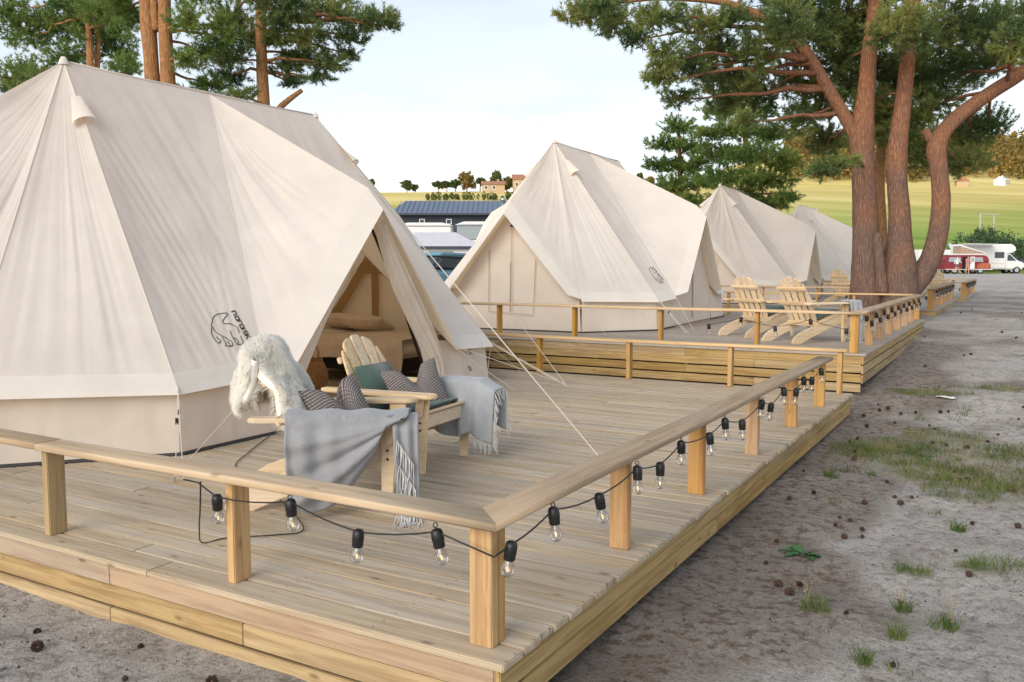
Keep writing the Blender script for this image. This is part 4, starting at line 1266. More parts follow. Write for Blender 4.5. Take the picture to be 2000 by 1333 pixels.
mb.lathe(P2, 24); mb.build('body', M['wicker'], bk, True)
mb = MB(); mb.tube([(0.05, 0, 0.33), (0.055, 0.02, 0.42), (0.02, 0.06, 0.47), (-0.03, 0.05, 0.45), (-0.02, 0.0, 0.38), (0.03, -0.02, 0.33)], 0.009, 6); mb.build('handle', M['wicker'], bk, True)

# ------------------------------------------------------------------ festoon lights
def glass():
    m, n, l = new_mat('bulb_glass')
    fr = N(n, 'Fresnel', IOR=1.5); tr = N(n, 'BsdfTransparent'); tr.inputs[0].default_value = (0.93, 0.93, 0.94, 1)
    gl = N(n, 'BsdfGlossy', Roughness=0.02)
    ad = N(n, 'MapRange'); ad.inputs[3].default_value = 0.04; ad.inputs[4].default_value = 0.55; l.new(fr.outputs[0], ad.inputs[0])
    mx = N(n, 'MixShader'); l.new(ad.outputs[0], mx.inputs[0]); l.new(tr.outputs[0], mx.inputs[1]); l.new(gl.outputs[0], mx.inputs[2])
    o = N(n, 'OutputMaterial'); l.new(mx.outputs[0], o.inputs[0])
    return m
M['glass'] = glass()
def emit(name, col, st):
    m, n, l = new_mat(name)
    e = N(n, 'Emission', Strength=st); e.inputs[0].default_value = (*col, 1)
    o = N(n, 'OutputMaterial'); l.new(e.outputs[0], o.inputs[0]); return m
M['fil'] = emit('warm_filament', (1.0, 0.66, 0.30), 0.55)
M['stem'] = simple('bulb_stem', (0.72, 0.70, 0.66), 0.2)

hm = MB(); hm.lathe([(0.001, 0.0), (0.010, -0.001), (0.018, -0.005), (0.0225, -0.014), (0.0235, -0.03), (0.0235, -0.046), (0.022, -0.050), (0.0225, -0.066), (0.021, -0.072), (0.001, -0.072)], 16)
HOLD = hm.mesh('lamp_holder', M['black'], True)
gm = MB(); gm.lathe([(0.014, -0.070), (0.0145, -0.078), (0.020, -0.088), (0.0255, -0.100), (0.027, -0.112), (0.0245, -0.126), (0.017, -0.136), (0.008, -0.141), (0.001, -0.142)], 18)
BULB = gm.mesh('bulb', M['glass'], True)
fm = MB(); fm.lathe([(0.001, -0.100), (0.0032, -0.102), (0.0036, -0.118), (0.001, -0.122)], 8)
FIL = fm.mesh('filament', M['fil'], True)
sm = MB(); sm.lathe([(0.009, -0.072), (0.007, -0.084), (0.0035, -0.090), (0.003, -0.102), (0.001, -0.102)], 10)
STEM = sm.mesh('stem', M['stem'], True)

def festoon(label, lamps, hooks_hi, extra=(), tilt_seed=1, full=True):
    """lamps: list of points (tops of the holders, in order along the cable)"""
    t = empty('festoon_lights', (0, 0, 0), 0, label, 'string lights', 'festoon strings')
    rr = random.Random(tilt_seed)
    pts = list(extra)
    mb = MB()
    prev = None
    path = []
    for p in pts: path.append(Vector(p))
    for p in lamps:
        if full and abs(p[1] - 0.13) < 0.01: path.append(Vector((-0.06, 0.045, 0.365)))
        p = Vector(p) + Vector((0, 0, -0.012))
        if path:
            q = path[-1]; L = (p - q).length
            for k in (0.25, 0.5, 0.75):
                path.append(q.lerp(p, k) - Vector((0, 0, 0.03 * L * 4 * k * (1 - k) * (1.0 if L > 0.2 else 0.3))))
        path.append(p)
    mb.tube(path, 0.0036, 6); mb.build('cable', M['black'], t, True)
    for k, p in enumerate(lamps):
        h = obj('lamp_holder', HOLD, t, p, (rad(rr.uniform(-9, 9)), rad(rr.uniform(-9, 9)), rr.uniform(0, 6)))
        obj('bulb', BULB, h)
        if full:
            obj('filament', FIL, h); obj('stem', STEM, h)
        if p[2] - (0.36 if p[1] > 8 else 0) > 0.42 and hooks_hi:
            hk = MB(); top = hooks_hi - p[2]
            c = [(0.0, 0.009 * math.cos(a), max(top * 0.45, 0.006) + 0.009 * math.sin(a)) for a in np.linspace(0, 2 * math.pi, 9)]
            hk.tube(c, 0.0022, 5); hk.build('hook', M['black'], h)
    return t
front = [(-1.469, 0.035, 0.406), (-1.034, 0.035, 0.446), (-0.672, 0.035, 0.375), (-0.304, 0.035, 0.434)]
right = [(-0.034, 0.13, 0.404), (-0.036, 0.456, 0.452), (-0.036, 0.889, 0.407), (-0.036, 1.34, 0.44), (-0.036, 1.655, 0.395), (-0.036, 1.976, 0.45), (-0.036, 2.481, 0.41), (-0.036, 2.80, 0.45), (-0.036, 3.198, 0.38),
         (-0.036, 3.733, 0.44), (-0.036, 4.011, 0.38), (-0.036, 4.40, 0.45), (-0.036, 4.868, 0.385), (-0.036, 5.15, 0.45), (-0.036, 5.50, 0.41), (-0.036, 5.90, 0.45)]
festoon('black festoon cable with clear bulbs hung under the nearest railing', front + right, 0.462, [(-1.70, 0.05, 0.44), (-1.60, 0.045, 0.44)])
def far_string(y0, z, x1, L, label, seed):
    rr = random.Random(seed); lam = []; y = 0.35; k = 0
    for k in range(5):
        lam.append((x1 - 1.9 + 0.42 * k, y0 + 0.03, z + (0.40 if k % 2 else 0.30)))
    k = 0
    while y < L - 0.6:
        lam.append((x1 - 0.034, y0 + y, z + (0.44 if k % 2 == 0 else 0.36))); y += 0.40; k += 1
    return festoon(label, lam, 0, (), seed, False)
far_string(8.38, 0.36, 0.0, 7.82, 'festoon cable of bulbs along the second deck railing, below the two chairs', 3)
far_string(18.9, 0.42, 0.0, 7.7, 'festoon cable of bulbs on the third deck railing, right of the pine', 4)
far_string(27.3, 0.42, 0.25, 7.7, 'festoon cable of tiny bulbs on the farthest railing', 5)

# black supply cable across the boards
mb = MB()
cp = [(-1.60, 0.06, 0.44), (-1.68, 0.12, 0.30), (-1.86, 0.26, 0.12), (-1.98, 0.38, 0.008), (-1.94, 0.50, 0.008), (-1.76, 0.66, 0.008), (-1.70, 0.80, 0.008), (-2.05, 1.05, 0.008), (-2.55, 1.35, 0.008), (-3.12, 1.63, 0.008), (-3.40, 2.0, 0.008), (-3.62, 2.35, 0.008), (-3.78, 2.62, 0.01)]
pp = []
for i in range(len(cp) - 1):
    p0, p1_, p2_, p3_ = [Vector(cp[min(max(i + k, 0), len(cp) - 1)]) for k in (-1, 0, 1, 2)]
    for k in range(6):
        s = k / 6
        pp.append(0.5 * ((2 * p1_) + (p2_ - p0) * s + (2 * p0 - 5 * p1_ + 4 * p2_ - p3_) * s * s + (3 * p1_ - p0 - 3 * p2_ + p3_) * s ** 3))
mb.tube(pp, 0.0036, 6)
tag(mb.build('supply_cable', M['black'], None, True), 'black electric cable running over the boards from railing to nearest tent', 'cable')
BIG_CLOUDS=[(-6.61, 14.21, 6.68, 0.64, 0.28), (-6.36, 15.49, 6.76, 0.78, 0.36), (-4.64, 13.76, 6.21, 0.69, 0.3), (-4.27, 15.11, 6.33, 0.73, 0.33), (-3.58, 14.92, 6.3, 0.51, 0.3), (-4.63, 14.04, 5.55, 0.45, 0.36), (-4.81, 14.25, 5.16, 0.47, 0.27), (-4.46, 15.08, 5.48, 0.58, 0.38), (-4.07, 15.53, 5.89, 0.64, 0.38), (-3.81, 16.16, 5.41, 0.65, 0.48), (-4.69, 15.16, 4.9, 0.45, 0.23), (-4.11, 16.48, 4.96, 0.47, 0.36), (-3.17, 15.33, 5.79, 0.61, 0.47), (-3.61, 17.53, 5.3, 0.46, 0.51), (-2.53, 15.08, 6.14, 0.59, 0.5), (-2.95, 18.08, 5.67, 0.69, 0.58), (-2.45, 17.12, 6.4, 0.65, 0.6), (-2.46, 17.92, 5.03, 0.57, 0.51), (-2.14, 18.25, 6.84, 0.8, 0.57), (-2.14, 18.4, 5.98, 0.69, 0.69), (-1.48, 18.19, 6.52, 0.78, 0.67), (-1.67, 19.68, 5.95, 0.72, 0.6), (-2.78, 17.41, 4.6, 0.52, 0.4), (-2.52, 18.99, 4.33, 0.48, 0.43), (-0.67, 16.42, 6.11, 0.8, 0.6), (-1.05, 20.14, 5.85, 0.6, 0.6), (-0.18, 18.34, 6.38, 0.87, 0.65), (-0.22, 20.67, 5.98, 0.85, 0.72), (0.45, 19.29, 6.52, 0.78, 0.56), (1.01, 20.2, 6.87, 0.8, 0.57), (0.36, 21.94, 6.28, 0.75, 0.5), (1.03, 20.72, 6.2, 0.7, 0.47), (-0.79, 19.01, 4.77, 0.69, 0.52), (-0.36, 20.06, 5.19, 0.71, 0.59), (0.2, 22.02, 4.64, 0.84, 0.58), (0.77, 21.07, 4.77, 0.6, 0.43), (0.32, 20.15, 3.81, 0.71, 0.35), (-0.44, 19.01, 4.02, 0.57, 0.46), (-1.33, 19.07, 4.83, 0.7, 0.47), (1.35, 17.38, 5.77, 0.5, 0.5), (-2.14, 17.06, 3.47, 0.5, 0.22), (-1.53, 15.83, 3.47, 0.36, 0.22), (-1.48, 17.91, 7.52, 0.99, 0.66), (-0.57, 18.87, 7.75, 1.01, 0.67), (0.51, 17.21, 7.11, 0.9, 0.6), (-2.31, 16.76, 7.34, 0.96, 0.64), (-3.46, 17.16, 7.63, 0.89, 0.45), (-1.02, 18.42, 4.32, 0.45, 0.34), (1.98, 19.6, 6.39, 0.87, 0.65), (2.3, 22.55, 6.06, 0.86, 0.61), (-3.26, 18.2, 7.55, 0.81, 0.47), (-2.17, 19.37, 5.59, 0.6, 0.48), (-1.46, 18.4, 5.02, 0.52, 0.45), (-1.83, 18.41, 6.51, 0.68, 0.57), (-5.55, 14.7, 6.1, 0.42, 0.23), (-5.81, 13.73, 6.56, 0.61, 0.26), (-4.57, 17.19, 5.68, 0.58, 0.42), (-3.41, 15.58, 4.39, 0.32, 0.23)]
MID_A=[(-8.44, 25.66, 6.07, 0.68, 0.34), (-8.49, 24.61, 5.36, 0.74, 0.26), (-8.12, 26.05, 5.42, 0.77, 0.31), (-8.9, 25.27, 4.8, 0.68, 0.27), (-8.15, 25.66, 4.71, 0.94, 0.31), (-8.51, 25.18, 4.1, 0.85, 0.34), (-7.55, 25.45, 4.16, 0.84, 0.34), (-8.84, 25.62, 3.67, 0.69, 0.31), (-7.88, 25.42, 3.55, 0.84, 0.3)]
MID_B=[(-6.29, 24.95, 6.75, 0.8, 0.32), (-6.94, 24.97, 6.33, 0.73, 0.29), (-5.68, 24.51, 6.08, 0.94, 0.34), (-6.35, 24.69, 5.61, 1.12, 0.35), (-5.48, 26.27, 5.68, 0.82, 0.36), (-7.02, 25.32, 5.02, 0.99, 0.36), (-5.39, 24.09, 4.78, 1.08, 0.4), (-4.69, 24.7, 4.57, 0.56, 0.34), (-5.97, 23.47, 4.07, 1.07, 0.4), (-5.21, 25.0, 4.09, 0.87, 0.41), (-4.48, 24.22, 3.5, 0.43, 0.24), (-5.95, 24.56, 3.46, 1.11, 0.35), (-5.23, 25.5, 3.37, 0.74, 0.26), (-6.86, 23.73, 5.45, 0.56, 0.22)]
LEFT_FAR=[(-28.75, 16.02, 9.6, 1.26, 0.72), (-27.73, 14.97, 7.89, 0.95, 0.62), (-27.85, 16.59, 9.96, 1.26, 0.72), (-26.9, 16.11, 8.53, 1.05, 0.52), (-26.13, 16.58, 9.38, 1.05, 0.7), (-24.52, 15.86, 9.66, 1.0, 0.5), (-26.11, 17.52, 8.98, 0.9, 0.72), (-23.23, 15.68, 7.61, 0.58, 0.55), (-26.05, 14.89, 7.53, 0.93, 0.43), (-25.88, 15.88, 10.1, 1.19, 0.51), (-28.83, 15.37, 10.15, 0.88, 0.53), (-23.88, 16.13, 9.31, 0.66, 0.66), (-28.97, 15.33, 7.66, 0.53, 0.32), (-28.71, 15.89, 7.55, 0.54, 0.22)]
LEFT_A=[(-13.52, 10.08, 6.45, 0.53, 0.38), (-14.23, 11.14, 6.14, 0.5, 0.39), (-13.51, 9.97, 5.66, 0.38, 0.27), (-14.28, 11.15, 5.43, 0.57, 0.23), (-13.3, 10.82, 6.39, 0.5, 0.39), (-14.11, 10.73, 7.33, 0.66, 0.33), (-15.61, 10.18, 6.98, 0.45, 0.38), (-15.42, 9.75, 7.27, 0.55, 0.39)]
LEFT_B=[(-14.78, 12.33, 7.28, 0.6, 0.43), (-13.62, 11.31, 5.99, 0.52, 0.32), (-14.64, 12.07, 5.8, 0.55, 0.29), (-12.89, 10.83, 5.05, 0.43, 0.15), (-12.24, 11.57, 6.85, 0.66, 0.35), (-12.31, 12.93, 7.19, 0.7, 0.37), (-11.59, 13.13, 6.92, 0.58, 0.3), (-10.97, 13.18, 6.93, 0.46, 0.3), (-12.23, 12.17, 6.45, 0.68, 0.32), (-11.92, 13.17, 6.61, 0.54, 0.23), (-10.72, 13.36, 6.76, 0.21, 0.14), (-13.01, 12.82, 6.23, 0.66, 0.31), (-12.12, 12.69, 5.97, 0.53, 0.28), (-13.03, 12.34, 5.91, 0.42, 0.28), (-12.53, 12.79, 5.73, 0.4, 0.16), (-13.63, 13.11, 5.77, 0.41, 0.15), (-12.23, 13.52, 6.37, 0.38, 0.19), (-12.96, 11.98, 6.61, 0.41, 0.41), (-14.31, 12.5, 6.79, 0.43, 0.43), (-12.71, 13.39, 7.83, 0.96, 0.36), (-12.55, 11.29, 7.24, 0.87, 0.39)]
BIG_T1=[(-1.2, 17.0, 0.11, 0.404), (-1.23, 17.04, 0.65, 0.327), (-1.25, 17.08, 1.19, 0.288), (-1.29, 17.15, 2.16, 0.269), (-1.38, 17.23, 3.45, 0.24), (-1.44, 17.27, 4.18, 0.259), (-1.4, 17.37, 4.95, 0.183), (-1.37, 17.48, 5.92, 0.159), (-1.32, 17.61, 6.89, 0.144), (-1.32, 17.75, 8.29, 0.115), (-1.35, 17.92, 10.23, 0.067)]
BIG_L1=[(-1.51, 17.21, 4.04, 0.144), (-1.67, 17.15, 4.36, 0.135), (-1.87, 17.07, 4.72, 0.13), (-2.26, 16.92, 5.43, 0.125), (-2.56, 16.79, 5.92, 0.115), (-2.91, 16.63, 6.3, 0.106), (-3.31, 16.43, 6.62, 0.096), (-3.71, 16.21, 6.79, 0.086), (-4.15, 15.98, 6.96, 0.072), (-5.06, 15.45, 7.03, 0.053), (-5.8, 15.02, 6.97, 0.038), (-6.54, 14.57, 6.83, 0.024)]
BIG_T2=[(-0.66, 17.31, 0.11, 0.48), (-0.67, 17.37, 0.76, 0.442), (-0.66, 17.44, 1.41, 0.365), (-0.65, 17.5, 1.94, 0.25), (-0.68, 17.54, 2.48, 0.221), (-0.77, 17.58, 3.45, 0.202), (-0.76, 17.67, 4.2, 0.192), (-0.71, 17.76, 4.85, 0.173), (-0.66, 17.9, 5.92, 0.154), (-0.61, 18.03, 7.0, 0.135), (-0.62, 18.18, 8.51, 0.096), (-0.62, 18.35, 10.23, 0.058)]
BIG_T3=[(-0.8, 17.27, 0.54, 0.317), (-0.44, 17.52, 0.92, 0.259), (-0.18, 17.71, 1.3, 0.226), (0.01, 17.88, 1.89, 0.207), (0.07, 17.99, 2.7, 0.187), (-0.01, 18.03, 3.45, 0.178), (-0.06, 18.04, 3.93, 0.202), (0.11, 18.18, 4.31, 0.168), (0.46, 18.42, 4.69, 0.159), (0.91, 18.72, 5.07, 0.154), (1.37, 19.02, 5.41, 0.144), (1.91, 19.38, 5.87, 0.125), (2.62, 19.86, 6.57, 0.086)]
BIG_STUB=[(-0.88, 16.91, 0.82, 0.123), (-0.96, 16.93, 1.51, 0.104), (-1.01, 16.95, 1.93, 0.099), (-1.02, 16.96, 2.09, 0.066)]
BIG_SNAG=[(-0.04, 18.05, 3.88, 0.115), (-0.21, 17.97, 4.12, 0.096), (-0.29, 17.94, 4.27, 0.082)]
BACK_T=[(-1.72, 23.68, 0.26, 0.179), (-1.8, 23.81, 2.12, 0.159), (-1.93, 23.91, 3.84, 0.14), (-1.9, 24.07, 5.26, 0.128), (-1.92, 24.24, 7.12, 0.102)]
MIDA_T=[(-8.25, 25.54, 2.25, 0.107), (-8.3, 25.63, 3.45, 0.091), (-8.39, 25.72, 4.81, 0.069), (-8.48, 25.8, 6.18, 0.03)]
MIDB_T=[(-5.75, 24.65, 2.04, 0.142), (-5.77, 24.76, 3.31, 0.128), (-5.86, 24.84, 4.58, 0.099), (-6.05, 24.85, 5.85, 0.064), (-6.21, 24.86, 6.8, 0.028)]
LA_T1=[(-14.43, 9.73, 1.82, 0.223), (-14.52, 9.88, 3.78, 0.194), (-14.61, 9.98, 5.3, 0.165), (-14.72, 10.02, 6.39, 0.155), (-14.8, 10.04, 7.04, 0.146), (-14.93, 10.13, 8.68, 0.107)]
LA_T2=[(-14.18, 9.76, 1.82, 0.213), (-14.2, 9.95, 3.77, 0.184), (-14.24, 10.07, 5.23, 0.155), (-14.33, 10.13, 6.37, 0.135), (-14.37, 10.17, 7.01, 0.13), (-14.41, 10.31, 8.64, 0.087)]
LA_T3=[(-14.54, 10.07, 6.38, 0.087), (-14.61, 10.09, 7.03, 0.078), (-14.67, 10.16, 8.11, 0.058)]
LB_T=[(-13.11, 11.66, 1.85, 0.184), (-13.22, 11.8, 3.91, 0.154), (-13.29, 11.86, 4.95, 0.138), (-13.37, 11.92, 5.98, 0.123), (-13.44, 12.0, 7.12, 0.113), (-13.55, 12.13, 9.07, 0.072)]
LB_SNAG=[(-13.23, 11.86, 4.54, 0.072), (-12.93, 12.08, 5.0, 0.067), (-12.56, 12.33, 5.34, 0.046)]
LF_T1=[(-25.26, 15.66, 2.06, 0.137), (-25.52, 15.99, 6.84, 0.114), (-25.61, 16.11, 8.54, 0.107), (-25.77, 16.18, 10.25, 0.076)]
LF_T2=[(-25.3, 15.99, 2.07, 0.108), (-25.6, 16.29, 6.89, 0.1), (-25.66, 16.43, 8.62, 0.092), (-25.66, 16.6, 10.34, 0.069)]
CREST=[(-161.65, 214.54, 26.26, 2.04, 1.73), (-159.99, 216.76, 25.58, 1.26, 1.11), (-153.21, 219.42, 26.73, 1.73, 1.41), (-148.7, 217.26, 26.04, 1.24, 1.24), (-144.41, 215.57, 25.86, 1.68, 1.53), (-140.08, 215.08, 26.66, 2.42, 3.02), (-139.38, 221.34, 26.86, 2.0, 1.54), (-134.7, 223.72, 27.44, 2.15, 2.92), (-133.01, 226.31, 26.82, 2.17, 2.48), (-130.61, 227.1, 26.92, 1.54, 1.85), (-171.06, 204.8, 27.74, 1.86, 1.7), (-168.37, 206.08, 26.65, 1.39, 1.24), (-99.36, 249.33, 28.7, 1.41, 1.56), (-96.66, 250.1, 27.55, 1.56, 1.25)]

# ------------------------------------------------------------------ pines
M['bark'] = bark('pine_bark', (0.25, 0.165, 0.13), (0.50, 0.215, 0.105), 1.2, 6.5)
M['bark_or'] = bark('pine_bark_orange', (0.40, 0.225, 0.125), (0.56, 0.28, 0.12), 0.0, 5.0)
M['needle'] = foliage('pine_needles', (0.07, 0.125, 0.05), (0.17, 0.235, 0.075), (0.37, 0.36, 0.10), 0.35, 0.8)
M['needle2'] = foliage('pine_needles_bright', (0.07, 0.145, 0.042), (0.17, 0.265, 0.062), (0.34, 0.38, 0.10), 0.38, 0.7)

def bez(a, b, c, n=7):
    return [a * (1 - t) ** 2 + b * 2 * t * (1 - t) + c * t * t for t in np.linspace(0, 1, n)]

def trunk_mesh(mb, line, seed=0, sub=5, n=14):
    """smooth, slightly irregular tapered stem through (x,y,z,r) points"""
    P = np.array(line, float); m = len(P)
    pts = []; rad_ = []
    for i in range(m - 1):
        p0, p1_, p2_, p3_ = [P[min(max(i + k, 0), m - 1)] for k in (-1, 0, 1, 2)]
        for k in range(sub):
            s = k / sub
            q = 0.5 * ((2 * p1_) + (p2_ - p0) * s + (2 * p0 - 5 * p1_ + 4 * p2_ - p3_) * s * s + (3 * p1_ - p0 - 3 * p2_ + p3_) * s ** 3)
            pts.append(q[:3]); rad_.append(max(q[3], 0.004))
    pts.append(P[-1][:3]); rad_.append(P[-1][3])
    base = len(mb.v)
    mb.tube(pts, rad_, n)
    # knobbly surface
    V = np.array(mb.v[base:]); C = np.repeat(np.array(pts), n, 0)
    dv = V - C
    ang = np.tile(np.arange(n) / n * 6.283, len(pts)); z = V[:, 2]
    k = 1 + 0.06 * n2(np.cos(ang) * 2 + z * 1.2, np.sin(ang) * 2 + z * 0.9, seed) + 0.035 * n2(np.cos(ang) * 4 + z * 4, np.sin(ang) * 4, seed + 1)
    V = C + dv * k[:, None]
    mb.v[base:] = [tuple(p) for p in V]
    return np.array(pts), np.array(rad_)

def pine_tree(name, label, trunks, clouds, dens, group=None, bark_m='bark', needle_m='needle', seed=1, nl=0.11, nw=0.0075, nn=14, cat='pine tree', low_roots=None, bare=()):
    rr = np.random.RandomState(seed)
    base = trunks[0][0]
    t = empty(name, (base[0], base[1], 0), 0, label, cat, group)
    offs = np.array([base[0], base[1], 0.0])
    skel = []; skr = []
    for k, tr in enumerate(trunks):
        mb = MB()
        pts, rd = trunk_mesh(mb, tr, seed + k)
        mb.v = [tuple(np.array(p) - offs) for p in mb.v]
        o = mb.build('trunk' if k < 4 else 'limb', M[bark_m], t, True)
        skel.append(pts); skr.append(rd)
    for br in bare:
        mb = MB(); trunk_mesh(mb, br, seed + 31, 3, 8); mb.v = [tuple(np.array(p) - offs) for p in mb.v]
        mb.build('broken_limb', M[bark_m], t, True)
    SK = np.concatenate(skel); SR = np.concatenate(skr)
    mbB = MB()
    roots = []; dirs = []
    tw = MB()
    for (cx, cy, cz, rx, rz) in clouds:
        c = np.array([cx, cy, cz])
        dd = np.linalg.norm((SK - c) * np.array([1, 1, 1.6]), axis=1) + np.where(SK[:, 2] > cz + 0.3, 2.0, 0)
        i = int(np.argmin(dd)); s = SK[i]
        L = np.linalg.norm(c - s)
        r0 = min(SR[i] * 0.6, 0.018 + 0.020 * L)
        midp = s * 0.5 + c * 0.5 + np.array([rr.uniform(-.1, .1) * L, rr.uniform(-.1, .1) * L, rr.uniform(-0.02, 0.16) * L])
        path = bez(s, midp, c - np.array([0, 0, rz * 0.2]), 8)
        path = [p + rr.randn(3) * 0.012 * L for p in path[:-1]] + [path[-1]]
        mbB.tube(path, list(np.linspace(r0, 0.010, 8)), 6)
        ntw = int(1.9 * dens * (rx * rz) * 3.1 + rx * 12)
        # boughs inside the pad
        nb = max(5, int(5 + 6 * rx))
        hubs = [c]
        for b_ in range(nb):
            a = rr.uniform(0, 6.283); q = rr.uniform(0.35, 0.95)
            e = c + np.array([math.cos(a) * rx * q, math.sin(a) * rx * q, rr.uniform(-0.7, 0.8) * rz])
            mm = (c + e) / 2 + np.array([0, 0, rr.uniform(-0.05, 0.12) * rx])
            pth = bez(c, mm, e, 5)
            tw.tube(pth, list(np.linspace(0.011, 0.004, 5)), 4, False)
            hubs += pth[1:]
        hubs = np.array(hubs)
        u = rr.randn(ntw, 3); u /= np.linalg.norm(u, axis=1)[:, None]
        rad3 = rr.rand(ntw) ** 0.45
        jag = 1 + 0.22 * n2(np.arctan2(u[:, 1], u[:, 0]) * 2.2, u[:, 2] * 2.5, seed + int(cx * 10) % 17)
        E = c + u * (rad3 * jag)[:, None] * np.array([rx, rx, rz])
        hi = np.argmin(((E[:, None] - hubs[None]) ** 2).sum(2), 1)
        d = E - hubs[hi]
        ln = np.linalg.norm(d, axis=1)[:, None] + 1e-6
        d = d / ln * 0.7 + u * np.array([0.5, 0.5, 0.3]) + np.array([0, 0, 0.45]) + rr.randn(ntw, 3) * 0.25
        d /= np.linalg.norm(d, axis=1)[:, None]
        for k in (0.0, -0.07, -0.14):
            roots.append(E + d * k * (nl / 0.11)); dirs.append(d + rr.randn(ntw, 3) * 0.12)
    mbB.v = [tuple(np.array(p) - offs) for p in mbB.v]
    tag(mbB.build('branches', M[bark_m], t, True), kind='stuff')
    tw.v = [tuple(np.array(p) - offs) for p in tw.v]
    tag(tw.build('twigs', M[bark_m], t, True), kind='stuff')
    R0 = np.concatenate(roots); D = np.concatenate(dirs)
    nt = len(R0)
    R0 = np.repeat(R0, nn, 0); D = np.repeat(D, nn, 0)
    q = rr.randn(nt * nn, 3)
    q -= D * (q * D).sum(1)[:, None]
    q /= np.linalg.norm(q, axis=1)[:, None]
    dirn = D * rr.uniform(0.35, 1.0, (nt * nn, 1)) + q * rr.uniform(0.45, 1.0, (nt * nn, 1))
    dirn /= np.linalg.norm(dirn, axis=1)[:, None]
    ln = nl * rr.uniform(0.7, 1.15, (nt * nn, 1))
    sd = np.cross(dirn, rr.randn(nt * nn, 3)); sd /= np.linalg.norm(sd, axis=1)[:, None]
    st = R0 + D * rr.uniform(-0.03, 0.03, (nt * nn, 1))
    V = np.stack([st - sd * nw, st + sd * nw, st + dirn * ln], 1).reshape(-1, 3) - offs
    F = np.arange(nt * nn * 3).reshape(-1, 3)
    o = obj('crown', mesh_np('crown', V, F, M[needle_m]), t)
    tag(o, kind='stuff')
    return t

pine_tree('pine_tree', 'massive forked pine with three curved red-brown trunks between the decks', [BIG_T1, BIG_T2, BIG_T3, BIG_STUB, BIG_L1, BIG_SNAG], BIG_CLOUDS, 95, None, seed=3)
pine_tree('pine_tree', 'slim pine standing right behind the big forked pine', [BACK_T], [(-1.9, 23.3, 5.6, 0.9, 0.6), (-1.3, 23.6, 5.0, 0.8, 0.5), (-2.4, 22.9, 4.9, 0.7, 0.4), (-1.5, 24, 6.6, 1.2, 0.8)], 60, None, 'bark_or', seed=5)
pine_tree('pine_tree', 'lower left one of the two green pines behind the second tent', [MIDA_T], MID_A, 85, 'pines behind the second tent', needle_m='needle2', seed=7, nl=0.13, nw=0.011, nn=11)
pine_tree('pine_tree', 'taller right one of the two green pines behind the second tent', [MIDB_T], MID_B, 85, 'pines behind the second tent', needle_m='needle2', seed=9, nl=0.13, nw=0.011, nn=11)
pine_tree('pine_tree', 'tall pine with twin orange trunks behind the nearest tent', [LA_T1, LA_T2, LA_T3], LEFT_A, 85, 'pines behind the nearest tent', 'bark_or', 'needle2', seed=11)
pine_tree('pine_tree', 'pine with a single orange trunk and a broken limb behind the nearest tent', [LB_T], LEFT_B, 90, 'pines behind the nearest tent', 'bark_or', seed=13, bare=[LB_SNAG])
pine_tree('pine_tree', 'farther pine with thin twin stems at the top left corner', [LF_T1, LF_T2], LEFT_FAR, 55, 'pines behind the nearest tent', 'bark_or', 'needle2', seed=15, nl=0.14, nw=0.011, nn=11)

# ------------------------------------------------------------------ the camp and the hills beyond
FH = rad(30.1)                                   # things parked across the view
M['white'] = simple('white_paint', (0.74, 0.74, 0.73), 0.35)
M['cream'] = simple('cream_paint', (0.66, 0.63, 0.55), 0.4)
M['red'] = simple('dark_red_paint', (0.24, 0.022, 0.035), 0.3, noise=0.1, nscale=3)
M['rust'] = simple('orange_paint', (0.40, 0.11, 0.05), 0.4, noise=0.15, nscale=4)
M['tyre'] = simple('tyre', (0.02, 0.02, 0.02), 0.85)
M['pane'] = simple('window_pane', (0.05, 0.065, 0.08), 0.08)
M['pane_lt'] = simple('window_pane_pale', (0.30, 0.34, 0.36), 0.12)
M['chrome'] = simple('chrome', (0.65, 0.65, 0.66), 0.15, 0.9)
M['bluecar'] = simple('pale_blue_paint', (0.16, 0.36, 0.47), 0.22)
M['darkcar'] = simple('dark_blue_paint', (0.04, 0.05, 0.08), 0.25)
M['slate'] = simple('slate_blue_boards', (0.04, 0.05, 0.07), 0.7, noise=0.15, nscale=6)
M['metalroof'] = simple('blue_grey_metal_roof', (0.13, 0.175, 0.25), 0.4, 0.2)
M['awning'] = simple('lilac_grey_awning', (0.60, 0.58, 0.63), 0.8, noise=0.06, nscale=3)
M['brick_or'] = simple('orange_render', (0.48, 0.35, 0.22), 0.8)
M['tile_or'] = simple('orange_tiles', (0.36, 0.17, 0.10), 0.8)
M['leaf'] = foliage('broad_leaves', (0.06, 0.09, 0.025), (0.12, 0.16, 0.045), (0.24, 0.24, 0.075), 0.35, 0.22)
M['leaf_sunlit'] = foliage('sunlit_leaves', (0.15, 0.12, 0.03), (0.28, 0.20, 0.05), (0.42, 0.27, 0.08), 0.3, 0.2)  # leaf colour with the evening sun's gold painted in
M['willow'] = foliage('willow_leaves', (0.035, 0.075, 0.035), (0.075, 0.135, 0.062), (0.13, 0.19, 0.09), 0.3, 0.5)

def camp(d, px, z=None):
    """ground point at distance d along the view, px = lateral offset in metres"""
    p = VO + VF * d + VR * px
    return (float(p[0]), float(p[1]), float(ground_z(p[0], p[1])) if z is None else z)

